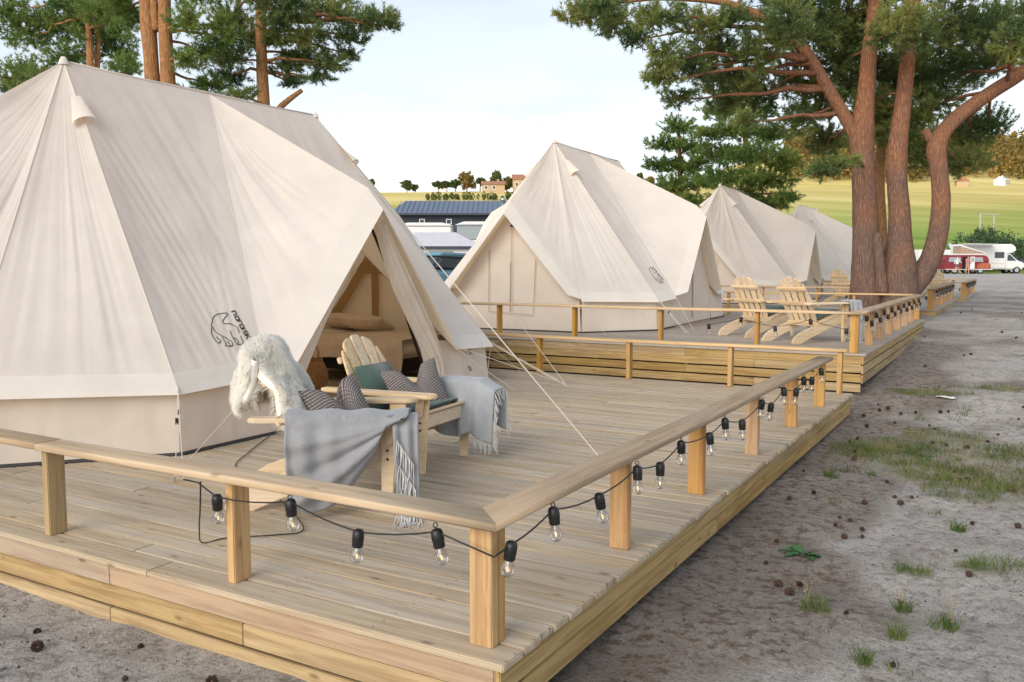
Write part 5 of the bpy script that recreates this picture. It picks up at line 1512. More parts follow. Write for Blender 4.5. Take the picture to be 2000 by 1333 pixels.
def wheel(parent, x, y, r, w=0.18):
    mb = MB()
    prof = [(r * 0.60, -w / 2), (r * 0.92, -w / 2), (r, -w / 2 + 0.03), (r, w / 2 - 0.03), (r * 0.92, w / 2), (r * 0.60, w / 2)]
    mb.lathe(prof, 20)
    o = mb.build('wheel', M['tyre'], parent, True, loc=(x, y, r), rot=(rad(90), 0, 0))
    hb = MB(); hb.lathe([(0.001, w / 2 - 0.01), (r * 0.25, w / 2 - 0.005), (r * 0.55, w / 2 - 0.03), (r * 0.62, w / 2 - 0.004), (r * 0.62, -w / 2), (0.001, -w / 2 + 0.02)], 16)
    hb.build('rim', M['chrome'], o, True)
    return o

def shell(poly, y0, y1, name, mat, parent, bevel=0.08, seg=3):
    mb = MB(); mb.prism(poly, y0, y1)
    return mb.build(name, M[mat], parent, False, bevel, seg=seg)

def flat(parent, name, mat, pts, y, th=0.03, bevel=0.01):
    mb = MB(); mb.prism(pts, y, y - th)
    return mb.build(name, M[mat], parent, bevel=bevel)

# red camper van with a pop-up roof, side door open (local +X = nose, -Y = side seen)
v = empty('camper_van', camp(85, 44.1 - 0.0), FH, 'dark red camper van with white pop-up roof and open side door', 'van')
shell([(-2.2, 0.35), (2.15, 0.35), (2.22, 0.7), (2.18, 1.05), (-2.22, 1.05), (-2.24, 0.6)], -0.86, 0.86, 'body', 'red', v, 0.12)
shell([(-2.2, 1.06), (2.16, 1.06), (1.92, 1.62), (1.7, 1.80), (-2.0, 1.80), (-2.16, 1.60)], -0.82, 0.82, 'cab', 'red', v, 0.12)
shell([(-2.05, 1.81), (1.75, 1.81), (1.6, 1.93), (-1.95, 1.93)], -0.8, 0.8, 'roof', 'white', v, 0.05)
flat(v, 'nose_panel', 'rust', [(0.85, 0.5), (2.0, 0.5), (2.05, 1.0), (1.2, 1.05), (0.85, 0.8)], -0.85, 0.05)
flat(v, 'window', 'pane_lt', [(-1.95, 1.15), (-0.75, 1.15), (-0.75, 1.6), (-1.85, 1.6)], -0.815)
flat(v, 'window', 'pane_lt', [(0.55, 1.15), (1.45, 1.15), (1.35, 1.6), (0.55, 1.6)], -0.815)
flat(v, 'doorway_shade', 'dark', [(-0.6, 0.45), (0.15, 0.45), (0.15, 1.65), (-0.6, 1.65)], -0.85)  # solid near-black plate standing in for the shaded interior
sd = flat(v, 'sliding_door', 'white', [(0.12, 0.45), (0.56, 0.45), (0.56, 1.65), (0.12, 1.65)], -0.90, 0.04)
flat(sd, 'door_window', 'pane_lt', [(0.18, 1.15), (0.50, 1.15), (0.50, 1.58), (0.18, 1.58)], -0.93, 0.02)
mb = MB(); mb.box((0.1, 0, 0.43), (4.5, 1.78, 0.07)); mb.build('bumper', M['white'], v, bevel=0.02)
for y in (-0.55, 0.55):
    mb = MB(); mb.lathe([(0.001, 0.05), (0.09, 0.045), (0.11, 0.0)], 12); mb.build('headlight', M['white'], v, True, loc=(2.19, y, 0.82), rot=(0, rad(90), 0))
for x in (-1.25, 1.22):
    wheel(v, x, -0.72, 0.33); wheel(v, x, 0.72, 0.33)
# tilted pop-top with canvas side
mb = MB(); mb.prism([(-0.85, 2.68), (-0.75, 2.80), (1.75, 2.02), (1.75, 1.94)], -0.75, 0.75); mb.build('pop_top', M['white'], v, bevel=0.03)
mb = MB(); mb.prism([(-0.75, 1.94), (1.6, 1.94), (-0.75, 2.66)], -0.70, 0.70); mb.build('pop_top_canvas', simple('tan_canvas', (0.38, 0.27, 0.20), 0.9), v)

# white motorhome nose to the right
mh = empty('motorhome', camp(88.5, 48.6), FH, 'white motorhome with over-cab bed and beige stripes, rightmost big vehicle', 'motorhome')
shell([(-3.6, 0.45), (1.0, 0.45), (1.0, 1.9), (1.9, 2.15), (2.05, 2.5), (1.6, 2.95), (-3.6, 2.95)], -1.1, 1.1, 'body', 'white', mh, 0.12)
shell([(0.9, 0.4), (3.0, 0.4), (3.05, 0.85), (2.85, 1.12), (2.3, 1.25), (1.45, 2.02), (0.9, 2.05)], -0.98, 0.98, 'cab', 'white', mh, 0.12)
flat(mh, 'window', 'pane', [(-0.2, 1.55), (0.75, 1.55), (0.75, 2.15), (-0.2, 2.15)], -1.105)
flat(mh, 'window', 'pane', [(-2.9, 1.55), (-1.9, 1.55), (-1.9, 2.1), (-2.9, 2.1)], -1.105)
flat(mh, 'cab_window', 'pane', [(1.15, 1.28), (2.05, 1.28), (1.45, 1.86), (1.15, 1.86)], -0.985)
mb = MB(); mb.add([(2.36, -0.8, 1.24), (2.36, 0.8, 1.24), (1.58, 0.72, 1.95), (1.58, -0.72, 1.95)], [(0, 1, 2, 3)]); ws = mb.build('windscreen', M['pane'], mh)
flat(mh, 'stripe', 'cream', [(-3.4, 1.1), (0.9, 0.95), (0.9, 1.03), (-3.4, 1.22)], -1.105, 0.012)
flat(mh, 'bumper', 'darkcar', [(2.7, 0.42), (3.08, 0.42), (3.08, 0.62), (2.7, 0.62)], -1.0, 0.05)
mb = MB(); mb.box((3.03, -0.70, 0.92), (0.08, 0.34, 0.20)); mb.build('headlight', M['pane_lt'], mh, bevel=0.03)
for x in (-2.1, 2.15):
    wheel(mh, x, -0.90, 0.36); wheel(mh, x, 0.90, 0.36)
# its awning, let down towards the van
aw = MB(); aw.prism([(-3.9, 2.95), (-0.6, 2.9), (-0.7, 2.84), (-3.9, 2.90)], -1.15, -3.1)
aw.build('awning', M['white'], mh)
for k, (dd, lt, mt, nm) in enumerate(((90, 52.6, 'darkcar', 'dark blue car parked at the right edge beyond the motorhome'),)):
    cr = empty('parked_car', camp(dd, lt), FH, nm, 'car')
    shell([(-2.1, 0.3), (2.1, 0.3), (2.15, 0.75), (1.2, 0.92), (-2.0, 1.0), (-2.15, 0.7)], -0.85, 0.85, 'body', mt, cr, 0.1)
    shell([(-1.9, 0.98), (1.1, 0.92), (0.4, 1.42), (-1.5, 1.48)], -0.72, 0.72, 'cabin', 'pane', cr, 0.1)
    shell([(-1.5, 1.46), (0.38, 1.42), (0.3, 1.52), (-1.4, 1.55)], -0.7, 0.7, 'roof', mt, cr, 0.04)
    for x in (-1.35, 1.35): wheel(cr, x, -0.72, 0.32); wheel(cr, x, 0.72, 0.32)
cv = empty('caravan', camp(96, 47.0), FH, 'low white caravan roof behind the red van and motorhome', 'caravan')
shell([(-2.6, 0.5), (2.4, 0.5), (2.6, 1.4), (2.3, 2.5), (-2.5, 2.55), (-2.7, 1.4)], -1.05, 1.05, 'body', 'white', cv, 0.2)
flat(cv, 'window', 'pane', [(-1.8, 1.4), (-0.5, 1.4), (-0.5, 2.0), (-1.8, 2.0)], -1.055)
wheel(cv, 0.1, -0.9, 0.33)
mb = MB(); mb.lathe([(0.001, 0.0), (0.25, 0.05), (0.42, 0.18), (0.44, 0.2), (0.25, 0.08), (0.001, 0.03)], 16); mb.build('dish', M['white'], cv, True, loc=(1.2, 0, 2.8), rot=(rad(60), 0, rad(30)))
mb = MB(); mb.tube([(1.2, 0, 2.4), (1.2, 0, 2.85)], 0.03, 6); mb.build('mast', M['steel'], cv)
for k, (lt, hh) in enumerate(((54.6, 6.6), (56.2, 6.4))):
    p = camp(102, lt); mb = MB(); mb.tube([(0, 0, -0.3), (0, 0, hh)], [0.13, 0.09], 8)
    if k == 0: mb.tube([(-0.2, -0.1, hh - 0.1), (1.9, 1.0, hh - 0.15)], 0.06, 6)
    o = empty('utility_pole', p, 0, ('pale pole with a crossbar' if k == 0 else 'plain pale pole right of the one with a crossbar') + ' before the round bush', 'pole', 'poles by the round bush')
    mb.build('pole', simple('pale_pole', (0.45, 0.42, 0.36), 0.8), o)

# two people by the van
def person(loc, h, label, pose, skin, top, bottom):
    joints = {'pelvis': (0, 0, 0.92), 'chest': (0.02, 0, 1.28), 'neck': (0.04, 0, 1.46), 'head': (0.06, 0, 1.58), 'crown': (0.06, 0, 1.70)}
    R = {'pelvis': 0.15, 'chest': 0.155, 'neck': 0.055, 'head': 0.095, 'crown': 0.07}
    E = [('pelvis', 'chest'), ('chest', 'neck'), ('neck', 'head'), ('head', 'crown')]
    for s, nm in ((1, 'l'), (-1, 'r')):
        a, k, arm = pose[nm]
        joints['sh' + nm] = (0.02, s * 0.19, 1.38); joints['el' + nm] = (0.02 + 0.26 * math.sin(arm), s * 0.25, 1.38 - 0.26 * math.cos(arm)); joints['wr' + nm] = (joints['el' + nm][0] + 0.22 * math.sin(arm + 0.5), s * 0.25, joints['el' + nm][2] - 0.22 * math.cos(arm + 0.5))
        joints['hip' + nm] = (0, s * 0.10, 0.88); joints['kn' + nm] = (0.42 * math.sin(a), s * 0.11, 0.88 - 0.42 * math.cos(a)); kn = joints['kn' + nm]
        joints['an' + nm] = (kn[0] + 0.40 * math.sin(a - k), s * 0.11, max(0.07, kn[2] - 0.40 * math.cos(a - k))); an = joints['an' + nm]
        joints['toe' + nm] = (an[0] + 0.16, s * 0.12, max(0.03, an[2] - 0.04))
        for q, r in (('sh', 0.07), ('el', 0.045), ('wr', 0.034), ('hip', 0.10), ('kn', 0.065), ('an', 0.045), ('toe', 0.04)): R[q + nm] = r
        E += [('chest', 'sh' + nm), ('sh' + nm, 'el' + nm), ('el' + nm, 'wr' + nm), ('pelvis', 'hip' + nm), ('hip' + nm, 'kn' + nm), ('kn' + nm, 'an' + nm), ('an' + nm, 'toe' + nm)]
    names = list(joints)
    me = bpy.data.meshes.new('person')
    me.from_pydata([joints[n_] for n_ in names], [(names.index(a), names.index(b)) for a, b in E], [])
    o = obj('person', me, None, loc, (0, 0, h))
    o.modifiers.new('skin', 'SKIN')
    for i, n_ in enumerate(names):
        me.skin_vertices[0].data[i].radius = (R[n_], R[n_]); me.skin_vertices[0].data[i].use_root = n_ == 'pelvis'
    sb = o.modifiers.new('sub', 'SUBSURF'); sb.levels = 1; sb.render_levels = 1
    m, n, l = new_mat('person_clothes_' + label[:12])
    tc = N(n, 'TexCoord'); sx = N(n, 'SeparateXYZ'); l.new(tc.outputs['Object'], sx.inputs[0])
    dv = N(n, 'Math', operation='DIVIDE'); dv.inputs[1].default_value = 1.8; l.new(sx.outputs[2], dv.inputs[0])
    r = ramp(n, [(0.0, (0.05, 0.05, 0.05)), (0.04, skin), (0.36, bottom), (0.53, top), (0.81, skin), (0.90, (0.10, 0.06, 0.035))], 'CONSTANT'); l.new(dv.outputs[0], r.inputs[0])
    b = N(n, 'BsdfPrincipled', Roughness=0.8); l.new(r.outputs[0], b.inputs['Base Color'])
    ou = N(n, 'OutputMaterial'); l.new(b.outputs[0], ou.inputs[0]); me.materials.append(m)
    return tag(o, label, 'person', 'people by the red van')
person(camp(82, 41.9), FH, 'person in white top and grey shorts stepping forward by the red van', {'l': (0.55, 0.2, -0.5), 'r': (-0.45, 0.5, 0.5)}, (0.50, 0.30, 0.22), (0.65, 0.65, 0.66), (0.12, 0.13, 0.15))
person(camp(82, 42.9), FH - 1.2, 'person in pink swimwear standing at the red van door', {'l': (0.12, 0.1, 0.2), 'r': (-0.1, 0.1, 0.1)}, (0.52, 0.29, 0.20), (0.50, 0.22, 0.20), (0.52, 0.29, 0.21))
person(camp(84, 40.6), FH, 'person in blue half hidden by the pine trunk', {'l': (0.2, 0.2, 0.1), 'r': (-0.2, 0.2, 0.1)}, (0.50, 0.30, 0.22), (0.08, 0.22, 0.50), (0.08, 0.12, 0.25))

# dark boarded house between the tents
hs = empty('boarded_house', camp(70, -4.6), FH, 'long dark blue boarded house with pale metal roof between the tents', 'house')
zg = camp(70, -4.6)[2]
WL, WR_ = -4.6, 9.0
mb = MB(); mb.box(((WL + WR_) / 2, 3.0, 2.5), (WR_ - WL, 6.0, 5.0)); mb.build('wall', M['slate'], hs)
nb = int((WR_ - WL) / 0.2)
mb = MB()
for k in range(nb): mb.box((WL + 0.1 + k * 0.2, -0.02, 2.5), (0.05, 0.04, 5.0))
tag(mb.build('battens', M['slate'], hs), kind='stuff')
mb = MB(); mb.add([(WL - 0.5, -0.7, 4.98), (WR_ + 0.5, -0.7, 4.98), (WR_ + 0.5, 3.0, 6.15), (WL + 0.3, 3.0, 6.15), (WL - 0.5, -0.7, 5.12), (WR_ + 0.5, -0.7, 5.12), (WR_ + 0.5, 3.0, 6.32), (WL + 0.3, 3.0, 6.32)],
                [(0, 1, 2, 3), (4, 7, 6, 5), (0, 4, 5, 1), (0, 3, 7, 4), (1, 5, 6, 2)])
rf = mb.build('roof', M['metalroof'], hs)
mb = MB()
for k in range(36): mb.box((WL + k * 0.4, 1.15, 5.77), (0.03, 3.8, 0.04), Matrix.Rotation(math.atan2(1.19, 3.7), 3, 'X'))
tag(mb.build('roof_seams', M['metalroof'], rf), kind='stuff')
mb = MB(); mb.box(((WL + WR_) / 2, -0.74, 5.02), (WR_ - WL + 1.0, 0.06, 0.16)); mb.build('gutter', M['slate'], hs)
for x in (-2.6, -0.45, 2.85):
    w_ = MB()
    for (cx_, cz_, sx_, sz_) in ((0, 0.19, 0.46, 0.07), (0, -0.19, 0.46, 0.07), (-0.195, 0, 0.07, 0.31), (0.195, 0, 0.07, 0.31)): w_.box((x + cx_, -0.06, 4.45 + cz_), (sx_, 0.08, sz_))
    f_ = w_.build('window', M['white'], hs); g_ = MB(); g_.box((x, -0.05, 4.45), (0.32, 0.03, 0.31)); g_.build('pane', M['pane'], f_)
mb = MB(); mb.tube([(3.9, -1.3, 2.2), (3.9, -1.3, 6.0)], 0.16, 12); mb.tube([(3.9, -1.3, 6.0), (3.9, -1.3, 6.25)], [0.24, 0.2], 12); mb.build('flue', M['steel'], hs, True)
# caravan awning and pop-up roofs in front of it
ca = empty('caravan_awning', camp(37, -3.0), FH, 'lilac grey awning roof over white window walls between the tents', 'awning')
mb = MB(); mb.add([(-1.9, -0.9, 1.85), (1.75, -0.9, 1.85), (0.55, 0.9, 2.50), (-1.2, 0.9, 2.50), (-1.9, 2.6, 1.9), (1.75, 2.6, 1.9)], [(0, 1, 2, 3), (3, 2, 5, 4), (0, 3, 4), (1, 5, 2)]); mb.build('roof', M['awning'], ca)
mb = MB(); mb.box((-0.07, -0.88, 1.80), (3.66, 0.04, 0.12)); mb.build('valance', M['darkcar'], ca)
mb = MB(); mb.box((-0.1, 0.8, 0.9), (3.3, 3.0, 1.8)); mb.build('wall', M['white'], ca, bevel=0.03)
for x0, x1_ in ((-0.45, 0.55), (-1.55, -1.05)):
    mb = MB(); mb.box(((x0 + x1_) / 2, -0.71, 1.48), (x1_ - x0, 0.02, 0.36)); mb.build('window', M['pane_lt'], ca)
for k, (dd, lt, w_, nm) in enumerate(((41, -1.55, 1.1, 'raised caravan roof with grey window band, against the second tent'), (43, -4.2, 1.4, 'flat white domed roof behind the lilac awning'))):
    cc = empty('caravan', camp(dd, lt), FH, nm, 'caravan')
    h0 = 3.0 if k == 0 else 3.05
    shell([(-w_, 0.4), (w_, 0.4), (w_, 2.2), (-w_, 2.2)], -0.9, 0.9, 'body', 'white', cc, 0.1)
    shell([(-w_ * 0.9, 2.21), (w_ * 0.9, 2.21), (w_ * 0.9, h0 - 0.12), (-w_ * 0.9, h0 - 0.12)], -0.8, 0.8, 'window_band', 'pane_lt' if k == 0 else 'white', cc, 0.03)
    shell([(-w_, h0 - 0.11), (w_, h0 - 0.11), (w_ * 0.6, h0 + 0.05), (-w_ * 0.6, h0 + 0.05)], -0.9, 0.9, 'roof', 'white', cc, 0.04)
    wheel(cc, 0, -0.8, 0.3)
bc = empty('parked_car', camp(27, -1.95), FH + rad(60), 'pale blue car squeezed between the first two tents', 'car')
shell([(-2.0, 0.3), (2.0, 0.3), (2.05, 0.72), (1.1, 0.92), (-1.9, 1.0), (-2.05, 0.7)], -0.82, 0.82, 'body', 'bluecar', bc, 0.1)
shell([(-1.85, 0.98), (1.0, 0.92), (0.35, 1.40), (-1.4, 1.44)], -0.70, 0.70, 'cabin', 'pane', bc, 0.1)
shell([(-1.45, 1.41), (0.38, 1.38), (0.25, 1.49), (-1.3, 1.51)], -0.69, 0.69, 'roof', 'bluecar', bc, 0.04)
for x in (-1.3, 1.3): wheel(bc, x, -0.72, 0.31); wheel(bc, x, 0.72, 0.31)

# broad-leaved trees
def leafy(name, label, base, crowns, n_leaf, size, mat, group=None, seed=1, cat='tree', trunk_r=0.3):
    rr = np.random.RandomState(seed)
    t = empty(name, base, 0, label, cat, group)
    mb = MB()
    top = max(c[2] for c in crowns)
    mb.tube([(0, 0, -0.5), (0.05, 0, top * 0.4), (0, 0.05, top * 0.8)], [trunk_r, trunk_r * 0.7, trunk_r * 0.3], 8)
    for (x, y, z, rx, rz) in crowns:
        mb.tube([(0, 0, top * 0.35), (x * 0.6, y * 0.6, z * 0.8), (x, y, z)], [trunk_r * 0.5, trunk_r * 0.3, trunk_r * 0.1], 6)
    mb.build('trunk', M['bark'], t, True)
    Vs = []
    for (x, y, z, rx, rz) in crowns:
        ng = max(8, int(n_leaf / len(crowns) / 40))
        for g in range(ng):
            u = rr.randn(3); u /= np.linalg.norm(u)
            gc = np.array([x, y, z]) + u * np.array([rx, rx, rz]) * rr.uniform(0.45, 1.0)
            m_ = 40
            q = gc + rr.randn(m_, 3) * np.array([rx, rx, rz]) * 0.16
            a = rr.randn(m_, 3); a /= np.linalg.norm(a, axis=1)[:, None]
            b = np.cross(a, rr.randn(m_, 3)); b /= np.linalg.norm(b, axis=1)[:, None]
            s = size * rr.uniform(0.6, 1.3, (m_, 1))
            Vs.append(np.stack([q - a * s, q + b * s * 0.5, q + a * s, q - b * s * 0.5], 1))
    V = np.concatenate(Vs).reshape(-1, 3)
    tag(obj('crown', mesh_np('crown', V, np.arange(len(V)).reshape(-1, 4), M[mat]), t), kind='stuff')
    return t
b0 = camp(101, 55.2)
leafy('round_bush', 'big round green willow bush behind the motorhome', b0, [(-2.0, -1, 2.6, 2.0, 1.8), (0.6, 0, 3.1, 2.0, 1.9), (-0.8, 0.5, 3.4, 1.6, 1.5), (2.4, 0.5, 2.3, 1.6, 1.5), (0, -0.5, 1.6, 2.8, 1.3)], 9000, 0.16, 'willow', None, 3, 'bush', 0.12)
CL = ['round tree standing alone on the hill crest, left of the dark house roof', 'small tree just right of the lone crest tree', 'leftmost small round tree of the crest row', 'second tree of the crest row', 'third tree of the crest row, dark', 'tall ragged gold-lit tree left of the orange farmhouse', 'low tree behind the orange farmhouse', 'tall tree right of the orange farmhouse', 'gold-lit tree beside the second tent ridge', 'small rightmost tree of the farm group', 'crest tree behind the nearest tent vent', 'small crest tree by the nearest tent rope', 'crest tree right of the second tent ridge', 'small orange-lit crest tree before the green pines']
for k, (x, y, z, rx, rz) in enumerate(CREST):
    g = float(ground_z(x, y)); h = max(z - g, rz * 0.8) * 0.9
    rr = random.Random(k)
    cr = [(rr.uniform(-.5, .5) * rx, rr.uniform(-.5, .5) * rx, h + rr.uniform(-.5, .5) * rz, rx * rr.uniform(.4, .62), rz * rr.uniform(.42, .62)) for _ in range(7)]
    leafy('crest_tree', CL[k], (x, y, g), cr, 5600, 0.28, 'leaf_sunlit' if k in (5, 8, 13) else 'leaf', 'trees on the hill crest', 20 + k, 'tree', 0.2)
# farmhouse on the crest, hut and white house on the right slope
def cottage(loc, L, W, H, rh, wall, roof, label, rz=FH):
    t = empty('cottage', loc, rz, label, 'house')
    mb = MB(); mb.box((0, 0, H / 2 - 0.5), (L, W, H + 1)); mb.build('wall', wall, t)
    mb = MB(); mb.add([(-L / 2 - .3, -W / 2 - .4, H - 0.05), (L / 2 + .3, -W / 2 - .4, H - 0.05), (L / 2 + .3, 0, H + rh), (-L / 2 - .3, 0, H + rh), (-L / 2 - .3, W / 2 + .4, H - 0.05), (L / 2 + .3, W / 2 + .4, H - 0.05)], [(0, 1, 2, 3), (3, 2, 5, 4), (0, 3, 4), (1, 5, 2)])
    r_ = mb.build('roof', roof, t)
    mb = MB(); mb.box((L * 0.2, 0.3, H + rh), (0.6, 0.6, 1.0)); mb.build('chimney', wall, r_)
    for k in range(max(2, int(L / 2.5))):
        mb = MB(); mb.box((-L / 2 + 1.2 + k * 2.3, -W / 2 - 0.03, H * 0.55), (0.9, 0.06, 1.1)); w_ = mb.build('window', M['white'], t)
        mb = MB(); mb.box((-L / 2 + 1.2 + k * 2.3, -W / 2 - 0.07, H * 0.55), (0.65, 0.04, 0.85)); mb.build('pane', M['pane'], w_)
    return t
cottage(camp(256, -5.4), 6.6, 5, 2.0, 1.2, M['brick_or'], M['tile_or'], 'orange farmhouse with red roof on the crest among trees')
cottage(camp(258, 3.2), 6, 5, 3.4, 1.6, M['brick_or'], M['tile_or'], 'second orange farm building beside the second tent ridge')
cottage(camp(328, 168), 5, 4, 2.2, 1.8, M['brick_or'], M['tile_or'], 'brown gabled cottage at the forest edge right of the pine', FH + rad(70))
cottage(camp(328, 183), 4.5, 4, 2.2, 1.6, M['white'], M['white'], 'white house at the forest edge on the far right', FH + rad(40))
# wooded hillside and the hedge along the foot of the field
def wood_mass(name, label, pos, hmin, hmax, size, per, mat, seed, conic):
    rr = np.random.RandomState(seed); Vs = []
    for (x, y) in pos:
        g = float(ground_z(x, y)); h = rr.uniform(hmin, hmax)
        cn = rr.rand() < conic
        u = rr.rand(per); a = rr.uniform(0, 6.283, per)
        if cn: r = (1 - u) * h * 0.17 * rr.uniform(0.6, 1.1, per); z = h * (0.08 + 0.92 * u)
        else:
            r = np.sin(np.clip(u, 0.06, 0.97) * math.pi) ** 0.6 * h * 0.30 * rr.uniform(0.7, 1.1, per); z = h * (0.12 + 0.88 * u)
        q = np.stack([x + r * np.cos(a), y + r * np.sin(a), g + z], 1)
        d = rr.randn(per, 3); d /= np.linalg.norm(d, axis=1)[:, None]
        e = np.cross(d, rr.randn(per, 3)); e /= np.linalg.norm(e, axis=1)[:, None]
        s = size * rr.uniform(0.6, 1.4, (per, 1))
        Vs.append(np.stack([q - d * s, q + e * s * 0.6, q + d * s, q - e * s * 0.6], 1))
    V = np.concatenate(Vs).reshape(-1, 3)
    return tag(obj(name, mesh_np(name, V, np.arange(len(V)).reshape(-1, 4), M[mat])), label, 'forest' if 'wood' in name else 'hedge', kind='stuff')
M['forest'] = foliage('hill_forest', (0.13, 0.11, 0.035), (0.26, 0.195, 0.055), (0.40, 0.26, 0.075), 0.25, 0.06)  # golden evening light is put into these leaf colours
rr = np.random.RandomState(8)
pos = []
for k in range(1700):
    d = 342 + 150 * rr.rand() ** 0.8; a = rr.uniform(0.31, 0.95)
    if a > 0.5 and d < 352 and 0.505 < a < 0.575: continue
    p = VO + VF * d + VR * d * a; pos.append((p[0], p[1]))
wood_mass('hillside_wood', 'evening lit wood covering the hill at the upper right', pos, 6, 13, 0.75, 75, 'forest', 4, 0.55)
pos = []
for k in range(150):
    d = rr.uniform(104, 112); a = rr.uniform(0.2, 0.95)
    p = VO + VF * d + VR * d * a; pos.append((p[0], p[1]))
for k in range(60):
    d = rr.uniform(215, 222); a = rr.uniform(-0.10, -0.0)
    p = VO + VF * d + VR * d * a; pos.append((p[0], p[1]))
wood_mass('field_hedge', 'low green scrub along the foot of the hillside field', pos, 0.8, 2.2, 0.22, 60, 'leaf', 6, 0.0)

# ------------------------------------------------------------------ small things on the sand
CONE = MB()
cm = []
rr = random.Random(4)
for ring in range(6):
    z = 0.004 + ring * 0.0065; r = [0.012, 0.019, 0.021, 0.019, 0.014, 0.007][ring]
    for k in range(8):
        a = 2 * math.pi * (k + 0.5 * (ring % 2)) / 8
        c, s = math.cos(a), math.sin(a); w = r * 0.34
        p = [(c * r * 0.25, s * r * 0.25, z), (c * r - s * w, s * r + c * w, z + 0.004), (c * r * 1.45, s * r * 1.45, z + 0.012), (c * r + s * w, s * r - c * w, z + 0.004), (c * r * 0.9, s * r * 0.9, z - 0.004)]
        CONE.add(p, [(0, 1, 2, 3), (0, 3, 4), (0, 4, 1), (1, 4, 2), (2, 4, 3)])
M['cone'] = simple('pine_cone', (0.055, 0.028, 0.018), 0.85, noise=0.5, nscale=90)
CONEM = CONE.mesh('pine_cone', M['cone'])
def free(x, y):
    for (y0, y1, x1) in ((-0.02, 7.65, 0.08), (8.3, 16.3, 0.08), (18.8, 35.1, 0.34)):
        if y0 - 0.05 < y < y1 + 0.05 and -9 < x < x1: return False
    return True
rr = random.Random(12); nc = 0
while nc < 210:
    u = rr.random()
    if u < 0.62: x, y = rr.uniform(0.05, 2.6), rr.uniform(-0.3, 8.5)
    elif u < 0.80: x, y = rr.uniform(-3.4, 0.2), rr.uniform(-0.9, -0.05)
    else: x, y = rr.uniform(0.1, 5.5), rr.uniform(8.5, 22)
    if not free(x, y): continue
    s = rr.uniform(0.45, 1.05)
    o = obj('pine_cone', CONEM, None, (x, y, float(ground_z(x, y)) + 0.004), (rr.uniform(-1.5, 1.5), rr.uniform(-1.5, 1.5), rr.uniform(0, 6)))
    o.scale = (s, s, s)
    if y < 0: lb, gp_ = 'pine cone on the grey sand before the front of the nearest deck', 'pine cones before the nearest deck'
    elif y < 8: lb, gp_ = 'pine cone on the sand along the open side of the nearest deck', 'pine cones beside the nearest deck'
    else: lb, gp_ = 'pine cone on the far sand beside the second deck or beyond', 'pine cones beyond the nearest deck'
    tag(o, lb, 'pine cone', gp_); nc += 1

# grass: blades in patches and tufts
M['grass'] = foliage('grass_blades', (0.055, 0.10, 0.018), (0.10, 0.17, 0.03), (0.19, 0.21, 0.06), 0.3, 3.0)
M['straw'] = foliage('dry_grass', (0.16, 0.13, 0.055), (0.27, 0.22, 0.10), (0.36, 0.31, 0.17), 0.2, 3.0)
def blades(name, label, spots, mat, h, w, lean, seed, parent=None):
    r = np.random.RandomState(seed)
    P = []
    for (x, y, rx, ry, n) in spots:
        a = r.uniform(0, 6.283, n); q = np.sqrt(r.rand(n)) * (0.75 + 0.35 * n1(a * 1.5, int(x * 10)))
        P.append(np.stack([x + np.cos(a) * q * rx, y + np.sin(a) * q * ry], 1))
    P = np.concatenate(P)
    keep = np.array([free(p[0], p[1]) for p in P]); P = P[keep]
    n = len(P); z = ground_z(P[:, 0], P[:, 1])
    B = np.stack([P[:, 0], P[:, 1], z], 1)
    a = r.uniform(0, 6.283, n); sd = np.stack([np.cos(a), np.sin(a), np.zeros(n)], 1)
    b = r.uniform(0, 6.283, n); ld = np.stack([np.cos(b), np.sin(b), np.zeros(n)], 1)
    hh = (h * r.uniform(0.45, 1.25, n))[:, None]
    mid = B + np.array([0, 0, 1.0]) * hh * 0.6 + ld * hh * lean * 0.3
    tip = B + np.array([0, 0, 1.0]) * hh * r.uniform(0.7, 1.0, (n, 1)) + ld * hh * lean
    V = np.stack([B - sd * w, B + sd * w, mid + sd * w * 0.7, mid - sd * w * 0.7, tip], 1).reshape(-1, 3)
    k = np.arange(n)[:, None] * 5
    F = np.concatenate([k + np.array([[0, 1, 2]]), k + np.array([[0, 2, 3]]), k + np.array([[3, 2, 4]])])
    return tag(obj(name, mesh_np(name, V, F, M[mat])), label, 'grass', kind='stuff')
gp = [(x, y, rx, ry, int(2300 * rx * ry)) for (x, y, rx, ry) in GRASS_PATCH[:10]]
rg = random.Random(5)
gp += [(rg.uniform(0.3, 2.6), rg.uniform(0.8, 9.5), rg.uniform(0.04, 0.16), rg.uniform(0.04, 0.14), rg.randint(8, 45)) for _ in range(46)]
blades('short_grass', 'short green grass growing in patches on the sand', gp, 'grass', 0.05, 0.0022, 0.7, 3)
blades('dry_grass', 'dry straw coloured grass mixed into the green patches', [(x + 0.1, y - 0.1, rx * 1.2, ry * 1.15, int(1500 * rx * ry)) for (x, y, rx, ry) in GRASS_PATCH[:10]], 'straw', 0.055, 0.0016, 1.2, 4)
TUFT = [(1.44, 2.85, 0.20, 0.09, 'wide low green tuft at the right edge of the sand'), (1.08, 2.64, 0.15, 0.09, 'low green tuft left of the wide one'), (0.72, 1.80, 0.11, 0.09, 'pale tuft with tall dry stalks near the deck'), (1.09, 2.05, 0.06, 0.05, 'small upright tuft in the middle of the sand'), (1.29, 1.92, 0.09, 0.07, 'bright tuft at the lower right'), (1.10, 1.68, 0.05, 0.05, 'narrow yellowish tuft near the bottom'), (1.02, 1.30, 0.05, 0.05, 'lowest small tuft at the bottom edge'), (1.26, 3.56, 0.06, 0.05, 'tiny tuft below the big grass patch'), (0.30, 4.6, 0.06, 0.05, 'tiny tuft close to the deck skirting')]
